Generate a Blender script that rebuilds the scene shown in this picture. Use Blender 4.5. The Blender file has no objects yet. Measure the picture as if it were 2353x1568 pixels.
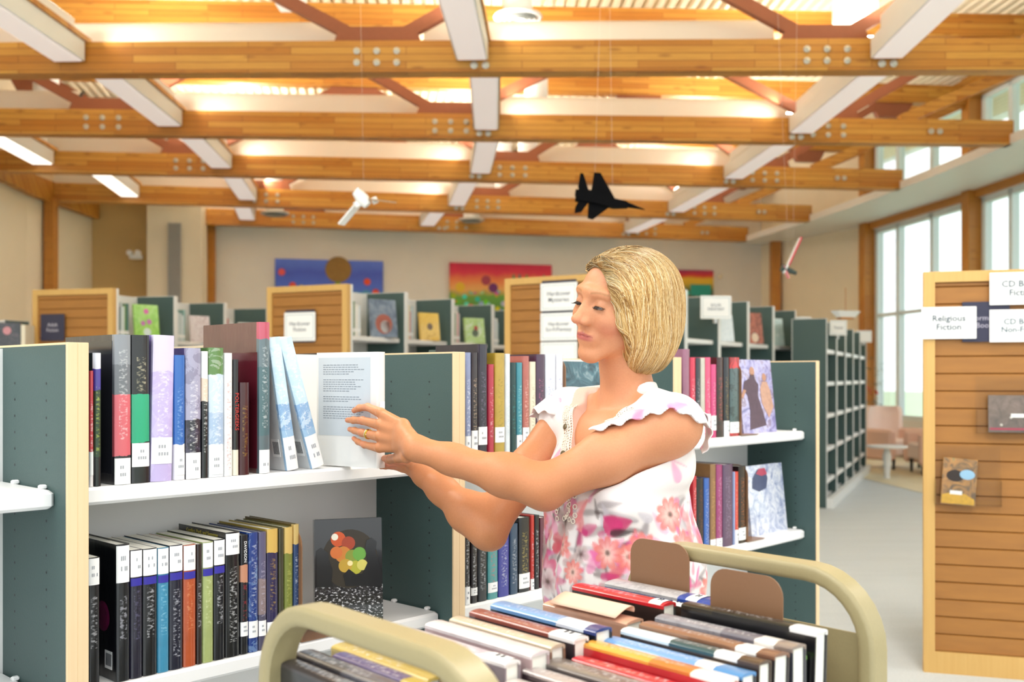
import bpy, bmesh, math, random
import numpy as np
from mathutils import Vector, Matrix, noise as mnoise

random.seed(7)
SC = bpy.context.scene
COL = SC.collection
R_ = math.radians
F, CX, HY, EYE = 2350.0, 1176.5, 867.0, 1.38      # focal length in pixels, principal column, horizon row, eye height

# ------------------------------------------------------------------ camera
cd = bpy.data.cameras.new('camera'); cam = bpy.data.objects.new('camera', cd); COL.objects.link(cam)
cd.sensor_width = 36; cd.lens = F / 2353 * 36; cd.shift_y = (HY - 784) / 2353
cam.location = (0, 0, EYE); cam.rotation_euler = (R_(90), 0, 0)
cd.clip_start = 0.05; cd.clip_end = 300
cd.dof.use_dof = True; cd.dof.focus_distance = 2.2; cd.dof.aperture_fstop = 4.0
SC.camera = cam
# ------------------------------------------------------------------ world, light, exposure
wd = bpy.data.worlds.new('overcast_sky'); SC.world = wd; wd.use_nodes = True
_nt = wd.node_tree; _nt.nodes.clear()
_o = _nt.nodes.new('ShaderNodeOutputWorld'); _b = _nt.nodes.new('ShaderNodeBackground')
_tc = _nt.nodes.new('ShaderNodeTexCoord'); _sp = _nt.nodes.new('ShaderNodeSeparateXYZ'); _cr = _nt.nodes.new('ShaderNodeValToRGB')
_nt.links.new(_tc.outputs['Generated'], _sp.inputs[0]); _nt.links.new(_sp.outputs['Z'], _cr.inputs[0])
_cr.color_ramp.elements[0].color = (0.93, 0.97, 0.97, 1); _cr.color_ramp.elements[1].color = (0.9, 0.96, 1.0, 1)
_nt.links.new(_cr.outputs[0], _b.inputs['Color']); _b.inputs['Strength'].default_value = 1.38
_nt.links.new(_b.outputs[0], _o.inputs[0])
SC.view_settings.view_transform = 'Standard'; SC.view_settings.look = 'None'
SC.view_settings.gamma = 1; SC.view_settings.exposure = 0.45; SC.view_settings.use_curve_mapping = False
SC.cycles.use_denoising = True; SC.cycles.use_adaptive_sampling = True; SC.cycles.adaptive_threshold = .02; SC.cycles.max_bounces = 6; SC.cycles.diffuse_bounces = 4
SC.cycles.transparent_max_bounces = 16; SC.cycles.sample_clamp_indirect = 6; SC.cycles.caustics_reflective = False; SC.cycles.caustics_refractive = False
def area_light(name, loc, size, energy, color, rot=(0, 0, 0), parent=None):
    l = bpy.data.lights.new(name, 'AREA'); l.shape = 'RECTANGLE'; l.size, l.size_y = size
    l.energy = energy; l.color = color
    o = bpy.data.objects.new(name, l); COL.objects.link(o); o.location = loc; o.rotation_euler = rot
    if parent: o.parent = parent
    return o

# ------------------------------------------------------------------ helpers
def W(px, py, d):
    return Vector(((px - CX) / F * d, d, EYE + (HY - py) / F * d))
def L(h):
    if isinstance(h, (tuple, list)): return tuple(h[:3])
    h = h.lstrip('#'); c = [int(h[i:i + 2], 16) / 255 for i in (0, 2, 4)]
    return tuple(x / 12.92 if x <= .04045 else ((x + .055) / 1.055) ** 2.4 for x in c)
def mixc(a, b, t): return tuple(x * (1 - t) + y * t for x, y in zip(a, b))

class NT:
    def __init__(s, name):
        s.m = bpy.data.materials.new(name); s.m.use_nodes = True; s.t = s.m.node_tree; s.t.nodes.clear()
        s.out = s.n('OutputMaterial'); s.p = s.n('BsdfPrincipled'); s.l(s.p.outputs[0], s.out.inputs[0])
    def n(s, k, **kw):
        x = s.t.nodes.new('ShaderNode' + k)
        for a, b in kw.items(): setattr(x, a, b)
        return x
    def l(s, a, b): s.t.links.new(a, b)
    def v(s, sock, val):
        if hasattr(val, 'is_output') or isinstance(val, bpy.types.NodeSocket): s.l(val, sock)
        else: sock.default_value = val
    def math(s, op, a, b=0.0, c=None, clamp=False):
        x = s.n('Math', operation=op, use_clamp=clamp); s.v(x.inputs[0], a); s.v(x.inputs[1], b)
        if c is not None: s.v(x.inputs[2], c)
        return x.outputs[0]
    def mix(s, f, a, b, mode='MIX'):
        x = s.n('MixRGB', blend_type=mode); s.v(x.inputs[0], f)
        for i, q in ((1, a), (2, b)):
            if isinstance(q, tuple): x.inputs[i].default_value = tuple(q[:3]) + (1,)
            else: s.l(q, x.inputs[i])
        return x.outputs[0]
    def coord(s, kind='Object', scale=(1, 1, 1), loc=(0, 0, 0)):
        t = s.n('TexCoord'); m = s.n('Mapping'); s.l(t.outputs[kind], m.inputs[0])
        m.inputs['Scale'].default_value = scale; m.inputs['Location'].default_value = loc
        return m.outputs[0]
    def noise(s, vec, scale=5, detail=3, rough=.5, dist=0.0):
        x = s.n('TexNoise'); s.l(vec, x.inputs['Vector']); x.inputs['Scale'].default_value = scale
        x.inputs['Detail'].default_value = detail; x.inputs['Roughness'].default_value = rough; x.inputs['Distortion'].default_value = dist
        return x
    def ramp(s, fac, stops, interp='LINEAR'):
        x = s.n('ValToRGB'); s.v(x.inputs[0], fac); cr = x.color_ramp; cr.interpolation = interp
        while len(cr.elements) < len(stops): cr.elements.new(0.5)
        for e, (p, c) in zip(cr.elements, stops): e.position = p; e.color = tuple(c[:3]) + (1,)
        return x.outputs[0]
    def bump(s, h, strength=.2, dist=.002):
        x = s.n('Bump'); x.inputs['Strength'].default_value = strength; x.inputs['Distance'].default_value = dist
        s.l(h, x.inputs['Height']); s.l(x.outputs[0], s.p.inputs['Normal'])
    def base(s, c):
        if isinstance(c, tuple): s.p.inputs['Base Color'].default_value = c[:3] + (1,)
        else: s.l(c, s.p.inputs['Base Color'])
    def set(s, **kw):
        for k, v in kw.items(): s.p.inputs[k.replace('_', ' ')].default_value = v

MC = {}
def plain(color, rough=.6, var=.06, scale=12, metal=0.0, spec=.4, bump=0.0, coat=0.0):
    key = (str(color), rough, var, scale, metal, spec, bump, coat)
    if key in MC: return MC[key]
    c = L(color) if isinstance(color, str) else tuple(color)
    s = NT('paint'); n = s.noise(s.coord(), scale, 4)
    s.base(s.mix(n.outputs[0], tuple(x * (1 - var) for x in c), tuple(min(1, x * (1 + var)) for x in c)))
    s.set(Roughness=rough, Metallic=metal); s.p.inputs['Specular IOR Level'].default_value = spec
    if coat: s.p.inputs['Coat Weight'].default_value = coat; s.p.inputs['Coat Roughness'].default_value = .15
    if bump: s.bump(n.outputs[0], bump, .003)
    MC[key] = s.m
    return s.m
def emis(color, strength, base='#ffffff'):
    s = NT('lit_diffuser'); s.base(L(base)); s.p.inputs['Emission Color'].default_value = L(color) + (1,)
    s.p.inputs['Emission Strength'].default_value = strength
    n = s.noise(s.coord(scale=(1, 1, 1)), 40, 2); s.bump(n.outputs[0], .05)
    return s.m
def vcol_mat(name, rough=.5, sss=0.0, bump=0.0, bscale=150, spec=.4, sheen=0.0):
    s = NT(name); a = s.n('Attribute'); a.attribute_name = 'tint'
    n = s.noise(s.coord(), bscale, 4, .6)
    s.base(s.mix(.12, a.outputs['Color'], s.mix(1.0, a.outputs['Color'], n.outputs[0], 'OVERLAY')))
    s.set(Roughness=rough); s.p.inputs['Specular IOR Level'].default_value = spec
    if sss:
        s.p.inputs['Subsurface Weight'].default_value = sss; s.p.inputs['Subsurface Radius'].default_value = (1, .35, .2)
        s.p.inputs['Subsurface Scale'].default_value = .008
    if sheen: s.p.inputs['Sheen Weight'].default_value = sheen
    if bump: s.bump(n.outputs[0], bump, .001)
    return s.m

def tag(o, label=None, cat=None, group=None, kind=None):
    if label: o['label'] = label
    if cat: o['category'] = cat
    if group: o['group'] = group
    if kind: o['kind'] = kind
    return o
def empty(name, loc=(0, 0, 0), rz=0.0, label=None, cat=None, group=None, kind=None):
    o = bpy.data.objects.new(name, None); COL.objects.link(o); o.location = loc; o.rotation_euler = (0, 0, rz)
    o.empty_display_size = .05
    return tag(o, label, cat, group, kind)
class MB:
    def __init__(s): s.v = []; s.f = []; s.mi = []; s.M = Matrix.Identity(4); s.cur = 0
    def add(s, vs, fs):
        b = len(s.v); s.v += [tuple(s.M @ Vector(v)) for v in vs]
        for q in fs: s.f.append(tuple(b + i for i in q)); s.mi.append(s.cur)
    def box(s, x0, x1, y0, y1, z0, z1, ch=0.0):
        if ch <= 0:
            s.add([(x0, y0, z0), (x1, y0, z0), (x1, y1, z0), (x0, y1, z0), (x0, y0, z1), (x1, y0, z1), (x1, y1, z1), (x0, y1, z1)],
                  [(0, 3, 2, 1), (4, 5, 6, 7), (0, 1, 5, 4), (1, 2, 6, 5), (2, 3, 7, 6), (3, 0, 4, 7)])
        else:
            c = ch; P = [(x0 + c, y0), (x1 - c, y0), (x1, y0 + c), (x1, y1 - c), (x1 - c, y1), (x0 + c, y1), (x0, y1 - c), (x0, y0 + c)]
            Q = [(x0 + 2 * c, y0 + c), (x1 - 2 * c, y0 + c), (x1 - c, y0 + 2 * c), (x1 - c, y1 - 2 * c), (x1 - 2 * c, y1 - c), (x0 + 2 * c, y1 - c), (x0 + c, y1 - 2 * c), (x0 + c, y0 + 2 * c)]
            vs = [(x, y, z0) for x, y in Q] + [(x, y, z0 + c) for x, y in P] + [(x, y, z1 - c) for x, y in P] + [(x, y, z1) for x, y in Q]
            fs = [tuple(range(7, -1, -1)), tuple(range(24, 32))]
            for k in range(3):
                for i in range(8): j = (i + 1) % 8; fs.append((k * 8 + i, k * 8 + j, k * 8 + 8 + j, k * 8 + 8 + i))
            s.add(vs, fs)
        return s
    def prism(s, poly, h0, h1, axis='z'):
        n = len(poly)
        def mk(p, h): return (p[0], p[1], h) if axis == 'z' else ((p[0], h, p[1]) if axis == 'y' else (h, p[0], p[1]))
        vs = [mk(p, h0) for p in poly] + [mk(p, h1) for p in poly]
        fs = [tuple(range(n - 1, -1, -1)), tuple(range(n, 2 * n))] + [(i, (i + 1) % n, n + (i + 1) % n, n + i) for i in range(n)]
        s.add(vs, fs); return s
    def tube(s, pts, r, n=8, closed=False):
        pts = [Vector(p) for p in pts]; m = len(pts); rr = r if isinstance(r, (list, tuple)) else [r] * m
        vs = []; up = Vector((0, 0, 1)); prev = None
        for i, p in enumerate(pts):
            a = pts[(i - 1) % m] if (closed or i > 0) else p; b = pts[(i + 1) % m] if (closed or i < m - 1) else p
            t = (b - a).normalized()
            if prev is None: q = t.cross(up if abs(t.z) < .9 else Vector((1, 0, 0))).normalized()
            else: q = (prev - t * prev.dot(t)).normalized()
            prev = q; w = t.cross(q)
            for k in range(n):
                an = 2 * math.pi * k / n; vs.append(tuple(p + (q * math.cos(an) + w * math.sin(an)) * rr[i]))
        fs = []
        for i in range(m if closed else m - 1):
            for k in range(n):
                j = (i + 1) % m; fs.append((i * n + k, i * n + (k + 1) % n, j * n + (k + 1) % n, j * n + k))
        if not closed: fs += [tuple(range(n - 1, -1, -1)), tuple((m - 1) * n + k for k in range(n))]
        s.add(vs, fs); return s
    def bar(s, a, b, w, h):
        a = Vector(a); b = Vector(b); t = (b - a).normalized(); up = Vector((0, 0, 1)) if abs(t.z) < .95 else Vector((0, 1, 0))
        q = t.cross(up).normalized(); u = q.cross(t)
        vs = [tuple(p + q * sx * w / 2 + u * sy * h / 2) for p in (a, b) for sx, sy in ((-1, -1), (1, -1), (1, 1), (-1, 1))]
        s.add(vs, [(3, 2, 1, 0), (4, 5, 6, 7), (0, 1, 5, 4), (1, 2, 6, 5), (2, 3, 7, 6), (3, 0, 4, 7)]); return s
    def lathe(s, prof, c=(0, 0, 0), n=24, axis='z'):
        vs = []; fs = []
        for r, h in prof:
            for k in range(n):
                a = 2 * math.pi * k / n; x, y = r * math.cos(a), r * math.sin(a)
                p = (x, y, h) if axis == 'z' else ((x, h, y) if axis == 'y' else (h, x, y))
                vs.append((p[0] + c[0], p[1] + c[1], p[2] + c[2]))
        for i in range(len(prof) - 1):
            for k in range(n): fs.append((i * n + k, i * n + (k + 1) % n, (i + 1) * n + (k + 1) % n, (i + 1) * n + k))
        fs += [tuple(range(n - 1, -1, -1)), tuple((len(prof) - 1) * n + k for k in range(n))]
        s.add(vs, fs); return s
    def grid(s, fn, nu, nv):
        vs = [tuple(fn(i / nu, j / nv)) for j in range(nv + 1) for i in range(nu + 1)]
        fs = [(j * (nu + 1) + i, j * (nu + 1) + i + 1, (j + 1) * (nu + 1) + i + 1, (j + 1) * (nu + 1) + i) for j in range(nv) for i in range(nu)]
        s.add(vs, fs); return s
    def disc(s, c, r, axis='y', n=18, t=.0006, sy=1.0):
        poly = [(r * math.cos(2 * math.pi * k / n), r * sy * math.sin(2 * math.pi * k / n)) for k in range(n)]
        M0 = s.M; s.M = M0 @ Matrix.Translation(c); s.prism(poly, -t, 0, axis); s.M = M0; return s
    def build(s, name, mats, parent=None, smooth=False, loc=None, rot=None, fix=True):
        me = bpy.data.meshes.new(name); me.from_pydata(s.v, [], s.f); me.update()
        if not isinstance(mats, (list, tuple)): mats = [mats]
        for m in mats: me.materials.append(m)
        for p, i in zip(me.polygons, s.mi): p.material_index = i
        if fix:
            bm = bmesh.new(); bm.from_mesh(me); bmesh.ops.recalc_face_normals(bm, faces=bm.faces); bm.to_mesh(me); bm.free()
        if smooth:
            me.polygons.foreach_set('use_smooth', [True] * len(me.polygons))
            if smooth != 'all':
                try: me.set_sharp_from_angle(angle=R_(40))
                except Exception: pass
        o = bpy.data.objects.new(name, me); COL.objects.link(o)
        if parent: o.parent = parent
        if loc is not None: o.location = loc
        if rot is not None: o.rotation_euler = rot
        return o
def kids(o, _c={}):
    return [x for x in COL.objects if x.parent is o]
def copy_tree(o, loc=None, rz=None, parent=None):
    c = o.copy(); COL.objects.link(c)
    if parent is not None: c.parent = parent
    if loc is not None: c.location = loc
    if rz is not None: c.rotation_euler = (0, 0, rz)
    for ch in list(o.children):
        copy_tree(ch, parent=c)
    return c
def text_obj(body, size, mat, name='lettering', parent=None, M=None, align='CENTER', depth=.0003, bold=0.0, spacing=1.0):
    cu = bpy.data.curves.new('t', 'FONT'); cu.body = body; cu.size = size; cu.align_x = align; cu.align_y = 'CENTER'
    cu.extrude = depth; cu.offset = bold; cu.space_line = spacing; cu.resolution_u = 2
    t = bpy.data.objects.new('t', cu); COL.objects.link(t)
    dg = bpy.context.evaluated_depsgraph_get(); me = bpy.data.meshes.new_from_object(t.evaluated_get(dg))
    bpy.data.objects.remove(t); me.name = name; me.materials.clear(); me.materials.append(mat)
    if M is not None: me.transform(M)
    o = bpy.data.objects.new(name, me); COL.objects.link(o)
    if parent: o.parent = parent
    return o
# text standing upright on a face that looks towards -y : x right, z up
UP = Matrix.Rotation(R_(90), 4, 'X')

# ------------------------------------------------------------------ wood and other room materials
def glulam(name, c1, c2, dark, lam=.075, length=1.6, rough=.45):
    s = NT(name); co = s.coord()
    sp = s.n('SeparateXYZ'); s.l(co, sp.inputs[0]); cb = s.n('CombineXYZ'); s.l(sp.outputs[0], cb.inputs[0])
    s.l(s.math('ADD', sp.outputs[2], s.math('MULTIPLY', sp.outputs[1], 1.0)), cb.inputs[1])
    b = s.n('TexBrick'); s.l(cb.outputs[0], b.inputs['Vector']); b.inputs['Color1'].default_value = L(c1) + (1,); b.inputs['Color2'].default_value = L(c2) + (1,)
    b.inputs['Mortar'].default_value = L(dark) + (1,); b.inputs['Scale'].default_value = 1; b.inputs['Mortar Size'].default_value = .004; b.inputs['Mortar Smooth'].default_value = .6
    b.inputs['Brick Width'].default_value = length; b.inputs['Row Height'].default_value = lam; b.offset = .37
    m2 = s.n('Mapping'); s.l(co, m2.inputs[0]); m2.inputs['Scale'].default_value = (1.3, 22, 22)
    g = s.noise(m2.outputs[0], 3, 6, .6, .6)
    m3 = s.n('Mapping'); s.l(co, m3.inputs[0]); m3.inputs['Scale'].default_value = (2.4, 9, 9)
    vo = s.n('TexVoronoi'); s.l(m3.outputs[0], vo.inputs['Vector']); vo.inputs['Scale'].default_value = 1
    kn = s.ramp(vo.outputs['Distance'], [(0, (1, 1, 1)), (.1, (.75, .75, .75)), (.2, (0, 0, 0))])
    c = s.mix(s.math('MULTIPLY', g.outputs[0], .55), b.outputs[0], L(dark))
    c = s.mix(s.math('MULTIPLY', kn, .6), c, L(dark))
    s.base(c); s.set(Roughness=rough); s.bump(g.outputs[0], .1, .002)
    return s.m
M_beam = glulam('glulam_timber', '#dca548', '#b97722', '#7c4210', lam=.07, length=1.1)
def maple(name, a, b):
    s = NT(name); n = s.noise(s.coord('Object', (60, 60, 2.2)), 1, 5, .6, .4); s.base(s.mix(n.outputs[0], L(a), L(b))); s.set(Roughness=.45); return s.m
M_maple = maple('maple_edge', '#efd6b0', '#e2c193'); M_maple2 = maple('maple_frame', '#dcb56e', '#c99a54')
M_post = glulam('timber_post', '#c98c3a', '#bb7a2c', '#8a5218', lam=.4, length=4)
M_steel = plain('#8a5238', .5, .1, 20, spec=.3)
M_bolt = plain('#c8c4b8', .35, .05, 30, metal=.6)
M_white = plain('#ebebe9', .5, .02, 5)
M_shelf = plain('#f4f3f2', .35, .015, 5)
M_green = plain('#415755', .5, .10, 260, bump=.15)
M_cream = plain('#f6ead0', .8, .03, 3)
M_tan = plain('#c9ab74', .8, .03, 3)
M_fix = plain('#f1f2f2', .45, .02, 5)
M_alu = plain('#cfd2d2', .4, .03, 20, metal=.3)
M_dark = plain('#1c1d20', .5, .1, 20)
M_paper = plain('#f2efe4', .8, .04, 300)
M_label = plain('#fbfbfa', .4, .01, 20)
M_ink = plain('#2b2f38', .5, .02, 20)
M_navy = plain('#34344a', .5, .05, 20)
M_putty = plain('#a2956e', .38, .05, 220, spec=.5, bump=.05)
M_bookend = plain('#8a6549', .38, .05, 220, spec=.5)

# ------------------------------------------------------------------ room geometry: an arc-shaped hall round the point AC
AC = Vector((-46.0, 10.4, 0))
PHI = [R_(a) for a in (-0.75, 2.66, 5.99, 9.6, 12.7)]
def arc(R, phi, z=0.0): return Vector((AC.x + R * math.cos(phi), AC.y + R * math.sin(phi), z))
ZC = 4.28       # underside of the lower chords
ZD = 6.05       # metal deck

m = MB(); m.box(-14, 9.5, -5, 27, -.2, 0)
s = NT('grey_carpet'); co = s.coord(scale=(1, 1, 1)); n1 = s.noise(co, 90, 4, .7); n2 = s.noise(s.coord(scale=(.6, 3, 1)), 2, 3)
s.base(s.mix(n2.outputs[0], s.mix(n1.outputs[0], L('#a9b0b4'), L('#d2d9dd')), s.mix(n1.outputs[0], L('#b9c0c5'), L('#e2e8ec'))))
s.set(Roughness=.95); s.bump(n1.outputs[0], .5, .004)
tag(m.build('floor', s.m), kind='structure')
m = MB(); m.grid(lambda u, v: arc(50.9 + 2.9 * u, R_(-12 + 25 * v), .004), 2, 30)
tag(m.build('trim_1', plain('#e3d6b4', .5, .06, 4)), kind='structure')
# outside lawn
m = MB(); m.box(8.2, 120, -60, 120, -.5, -.3)
s = NT('lawn'); n1 = s.noise(s.coord(), .6, 5); s.base(s.mix(n1.outputs[0], L('#b9cfa4'), L('#cfdcbc'))); s.set(Roughness=.95)
tag(m.build('floor', s.m), kind='structure')

# ribbed metal deck (the ceiling)
def deck(u, v):
    pass
m = MB(); vs = []; fs = []
nr = 130; pitch = .14; R0 = 37.0; nphi = 16; prof = []
for i in range(nr):
    r = R0 + i * pitch
    prof += [(r, 0), (r + .055, 0), (r + .075, .07), (r + .12, .07)]
prof.append((R0 + nr * pitch, 0))
for j in range(nphi + 1):
    ph = R_(-13 + 27.0 * j / nphi)
    for r, h in prof: vs.append(tuple(arc(r, ph, ZD + h)))
npf = len(prof)
for j in range(nphi):
    for i in range(npf - 1): fs.append((j * npf + i, j * npf + i + 1, (j + 1) * npf + i + 1, (j + 1) * npf + i))
m.add(vs, fs)
tag(m.build('ceiling', plain('#f4e9cf', .55, .02, 4), fix=False), kind='structure')
m = MB(); m.grid(lambda u, v: arc(37 + 19 * u, R_(-13 + 27 * v), ZD + .2), 2, 10)
tag(m.build('ceiling', M_white), kind='structure')

# far wall, recess, left wall
def wall_seg(a, b, z0, z1, name, mat, th=.15):
    a = Vector((a[0], a[1])); b = Vector((b[0], b[1])); t = (b - a).normalized(); n = Vector((-t.y, t.x))
    m = MB(); P = [a, b, b + n * th, a + n * th]; m.prism([(p.x, p.y) for p in P], z0, z1)
    return tag(m.build(name, mat), kind='structure')
WPHI = R_(13.25)
wa = arc(41.2, WPHI); wb = arc(52.9, WPHI)
wall_seg(wa, wb, 0, ZD + .1, 'wall_back', plain('#f5f0e6', .8, .03, 3))
wcorner = arc(53.62, R_(11.2)); 
wall_seg(wb, Vector((6.9, 19.45)), 0, ZD + .1, 'wall_right', M_cream)
p1 = Vector((-7.62, 18.55)); p2 = Vector((-6.6, 18.9)); p3 = Vector((-6.55, 18.35)); p4 = Vector((-5.62, 18.5))
wall_seg(p1, p2, 0, 6.1, 'wall_recess', M_tan)
wall_seg(p3, p4, 0, 6.1, 'wall_pilaster', M_cream)
wall_seg(p2, p3, 0, 6.1, 'wall_pilaster', M_cream, .02)
wall_seg(p4, wa, 0, 6.1, 'wall_pilaster', M_cream, .02)
lw = [arc(38.75, R_(a)) for a in (-14, -8, -3, 1, 5, 8.6)]; lw.append(Vector((p1.x, p1.y, 0)))
for a, b in zip(lw[:-1], lw[1:]): wall_seg(a, b, 0, ZD + .1, 'wall_left', M_cream)
# head beam along the left wall
for i, (a, b) in enumerate(zip(lw[3:-1], lw[4:])):
    m = MB(); t = (b - a).normalized(); off = Vector((t.y, -t.x, 0)) * .08
    m.bar(a + off + Vector((0, 0, 4.42)), b + off + Vector((0, 0, 4.42)), .12, .34); tag(m.build('trim_2', M_beam), kind='structure')
def post(p, w, d_, z1, label, cat='post'):
    m = MB(); m.box(-w / 2, w / 2, -d_ / 2, d_ / 2, 0, z1, .006)
    o = m.build('timber_post', M_post, loc=(p[0], p[1], 0)); return tag(o, label, cat)
post((-7.55, 16.75), .17, .17, 4.3, 'slim honey-coloured timber post against the cream left wall', 'post')
post((arc(41.3, WPHI).x, arc(41.3, WPHI).y - .12), .13, .13, 4.3, 'slim timber post at the left end of the far wall beside the pilaster')
post((5.64, 21.92), .2, .2, 4.3, 'reddish timber post in the far corner behind the signs, where two walls meet')
# air grille on the pilaster
g = empty('air_grille', (-6.06, 18.36, 3.0), R_(9), 'tall narrow grey louvred grille set in the cream pilaster', 'vent')
m = MB(); m.box(-.115, .115, -.012, .02, -1.1, 1.15, .003); m.build('grille_frame', plain('#b9b6ae', .5), g)
m = MB()
for i in range(70): m.box(-.1, .1, -.02, -.011, -1.07 + i * .0315, -1.052 + i * .0315)
m.build('louvre', plain('#8f8d88', .5), g)
# small wall lamps on the recess wall
g = empty('wall_lamp', tuple(W(310, 590, 18.3)), 0, 'small twin-headed white emergency lamp on the tan recess wall', 'lamp')
m = MB(); m.box(-.1, .1, -.03, .12, -.04, .04, .01); m.build('lamp_base', M_white, g)
for dx in (-.07, .08):
    m = MB(); m.lathe([(.02, -.11), (.05, -.1), (.045, -.03), (.02, -.02)], (dx, 0, .06), 14, 'y'); m.build('lamp_head', M_white, g, True)

# ------------------------------------------------------------------ trusses
NODES = [[40.3, 44.72, 48.98], [41.15, 45.3, 49.95], [41.6, 46.25, 50.1], [42.4, 46.2, 50.2], [43.0, 46.0, 50.0]]
ordn = ['nearest', 'second nearest', 'middle', 'second farthest', 'farthest']
M_band = plain('#efeae2', .55, .02, 200)
def truss(k):
    phi = PHI[k]; t = empty('roof_truss', arc(45, phi, ZC), phi,
        'timber and brown steel roof truss, the %s of the five spanning the hall' % ordn[k], 'roof truss', 'roof trusses')
    Rl, Rr = 38.7, 52.3
    x = lambda R: R - 45
    hc = .30
    m = MB(); m.box(x(Rl), x(Rr), -.1, .1, 0, hc, .004); m.build('lower_chord', M_beam, t)
    m = MB(); m.box(x(Rl), x(53.55), -.1, .1, 1.34, 1.62, .004); m.build('upper_chord', M_beam, t)
    # end brace of timber at the window side
    m = MB(); m.bar((x(50.9), 0, .3), (x(53.5), 0, 1.45), .1, .14); m.build('end_brace', M_beam, t)
    nd = [R for R in NODES[k]]; up = [(a + b) / 2 for a, b in zip([nd[0] - 4.3] + nd, nd + [nd[-1] + 4.1])]
    for R in nd:
        m = MB(); m.prism([(x(R) - .42, hc), (x(R) + .42, hc), (x(R) + .36, hc + .15), (x(R) - .36, hc + .15)], -.05, .05, 'y'); m.build('node_plate', M_steel, t)
        for sg in (-1, 1):
            uR = min([u for u in up if (u - R) * sg > 0], key=lambda u: abs(u - R))
            if not (Rl < uR < 53.2): uR = R + sg * 2.1
            if uR < Rl: continue
            m = MB(); m.bar((x(R) + sg * .1, 0, hc), (x(uR) - sg * .12, 0, 1.36), .09, .12); m.build('strut', M_steel, t)
    for R in up:
        if Rl + .5 < R < 53:
            m = MB(); m.prism([(x(R) - .22, 1.12), (x(R) + .22, 1.12), (x(R) + .34, 1.34), (x(R) - .34, 1.34)], -.055, .055, 'y'); m.build('node_plate', M_steel, t)
    b0 = None; spots = []
    for R in nd:
        for i in (-1, 0, 1):
            for z in (.09, .2): spots.append((x(R) + i * .19, z, .032))
    for R in (45.7, 49.55, 51.3):
        for i in (-1, 1): spots.append((x(R) + i * .055, .06 if R < 51 else .15, .036))
    m = MB(); m.lathe([(1, 0), (1, -.35), (.55, -.5), (.5, -.9), (.1, -1)], (0, 0, 0), 12, 'y'); pr = m.build('bolt', M_bolt, t, True)
    for i, (bx, bz, r) in enumerate(spots):
        o = pr if i == 0 else pr.copy()
        if i: COL.objects.link(o); o.parent = t
        o.location = (bx, -.1, bz); o.scale = (r, r, r)
for k in range(5): truss(k)

# curved white reflector panels standing behind each lower chord
rname = ['left of the hall', 'left centre', 'right centre', 'right of the hall']
for k in range(5):
    nd = NODES[k]; ends = [(38.9, nd[0] - .42), (nd[0] + .42, nd[1] - .42), (nd[1] + .42, nd[2] - .42), (nd[2] + .5, 51.6)]
    for j, (ra, rb) in enumerate(ends):
        if rb - ra < .6 or (j == 3): continue
        m = MB(); n = 8
        sec = []
        for i in range(n + 1):
            a = i / n * math.pi / 2; sec.append((.15 + .30 * (1 - math.cos(a)), .12 + .52 * math.sin(a)))
        sec += [(y + .012, z + .02) for y, z in reversed(sec)]
        m.prism(sec, ra - 45, rb - 45, 'x')
        o = m.build('ceiling_reflector', M_band, loc=arc(45, PHI[k], ZC), rot=(0, 0, PHI[k]), smooth=True)
        tag(o, 'curved white reflector panel behind the %s truss, %s' % (ordn[k], rname[j]), 'ceiling panel', 'white reflector panels')

# linear light fixtures between trusses
M_diff = NT('ribbed_diffuser'); _s = M_diff
_w = _s.n('TexWave'); _s.l(_s.coord(), _w.inputs[0]); _w.inputs['Scale'].default_value = 14; _w.bands_direction = 'Y'
_s.base(_s.mix(_w.outputs[0], L('#d8c8c4'), L('#efe4e0'))); _s.set(Roughness=.4)
_s.p.inputs['Emission Color'].default_value = (1, .92, .9, 1); _s.p.inputs['Emission Strength'].default_value = .3  # faint emission stands in for light falling on unlit diffusers
M_diff = _s.m
M_difflit = emis('#fff4e6', 1.3)
M_uplens = emis('#fff4e4', 70)
def fixture(R, k, lit, label, uplight=True, wd_=.3, wash=()):
    pa = PHI[k] - R_(3.35) if k == 0 else PHI[k - 1]
    pb = PHI[k]; a = arc(R, pa + .17 / R, 0); b = arc(R, pb - .14 / R, 0)
    ln = (b - a).length; c = (a + b) / 2; ang = math.atan2(b.y - a.y, b.x - a.x) - math.pi / 2
    t = empty('linear_ceiling_light', (c.x, c.y, 4.37), ang, label, 'ceiling light', 'linear ceiling lights')
    m = MB(); m.box(-wd_, 0, -ln / 2, ln / 2, .012, .2, .004); m.build('housing', M_fix, t)
    m = MB(); m.box(-wd_ + .02, -.02, -ln / 2 + .03, ln / 2 - .03, 0, .014); m.build('diffuser', M_difflit if lit else M_diff, t)
    m = MB(); m.box(-.03, .02, -ln / 2, ln / 2 + .1, .2, .25); m.build('timber_rail', M_beam, t)
    m = MB(); m.box(-.24, -.05, -ln / 2 + .2, ln / 2 - .1, .25, .38, .004); m.build('uplight_trough', M_fix, t)
    if wash:
        for sd in wash: area_light('wash_light', (.13 if sd > 0 else -.43, ln / 2 - .02, .36), (.1, .06), 3.5, (1, .9, .72), (R_(100), 0, R_(-70 if sd > 0 else 70)), t)
    m = MB(); m.box(-.22, -.07, -ln / 2 + .22, ln / 2 - .12, .38, .392); m.build('uplight_lens', M_uplens if uplight else M_fix, t)
posn = ['nearest', 'second', 'third', 'fourth', 'last']
for k in range(5): fixture([41.95, 42.1, 42.2, 42.25, 42.1][k], k, False, 'long white boxed light in the left row, ending at the %s truss' % ordn[k], wash=(1,) if k < 4 else ())
for k in range(5): fixture([45.78, 45.88, 45.92, 45.8, 45.55][k], k, False, 'long white boxed light in the middle row, ending at the %s truss' % ordn[k], wash=(1,) if k < 2 else ((-1,) if k < 4 else ()))
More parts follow.
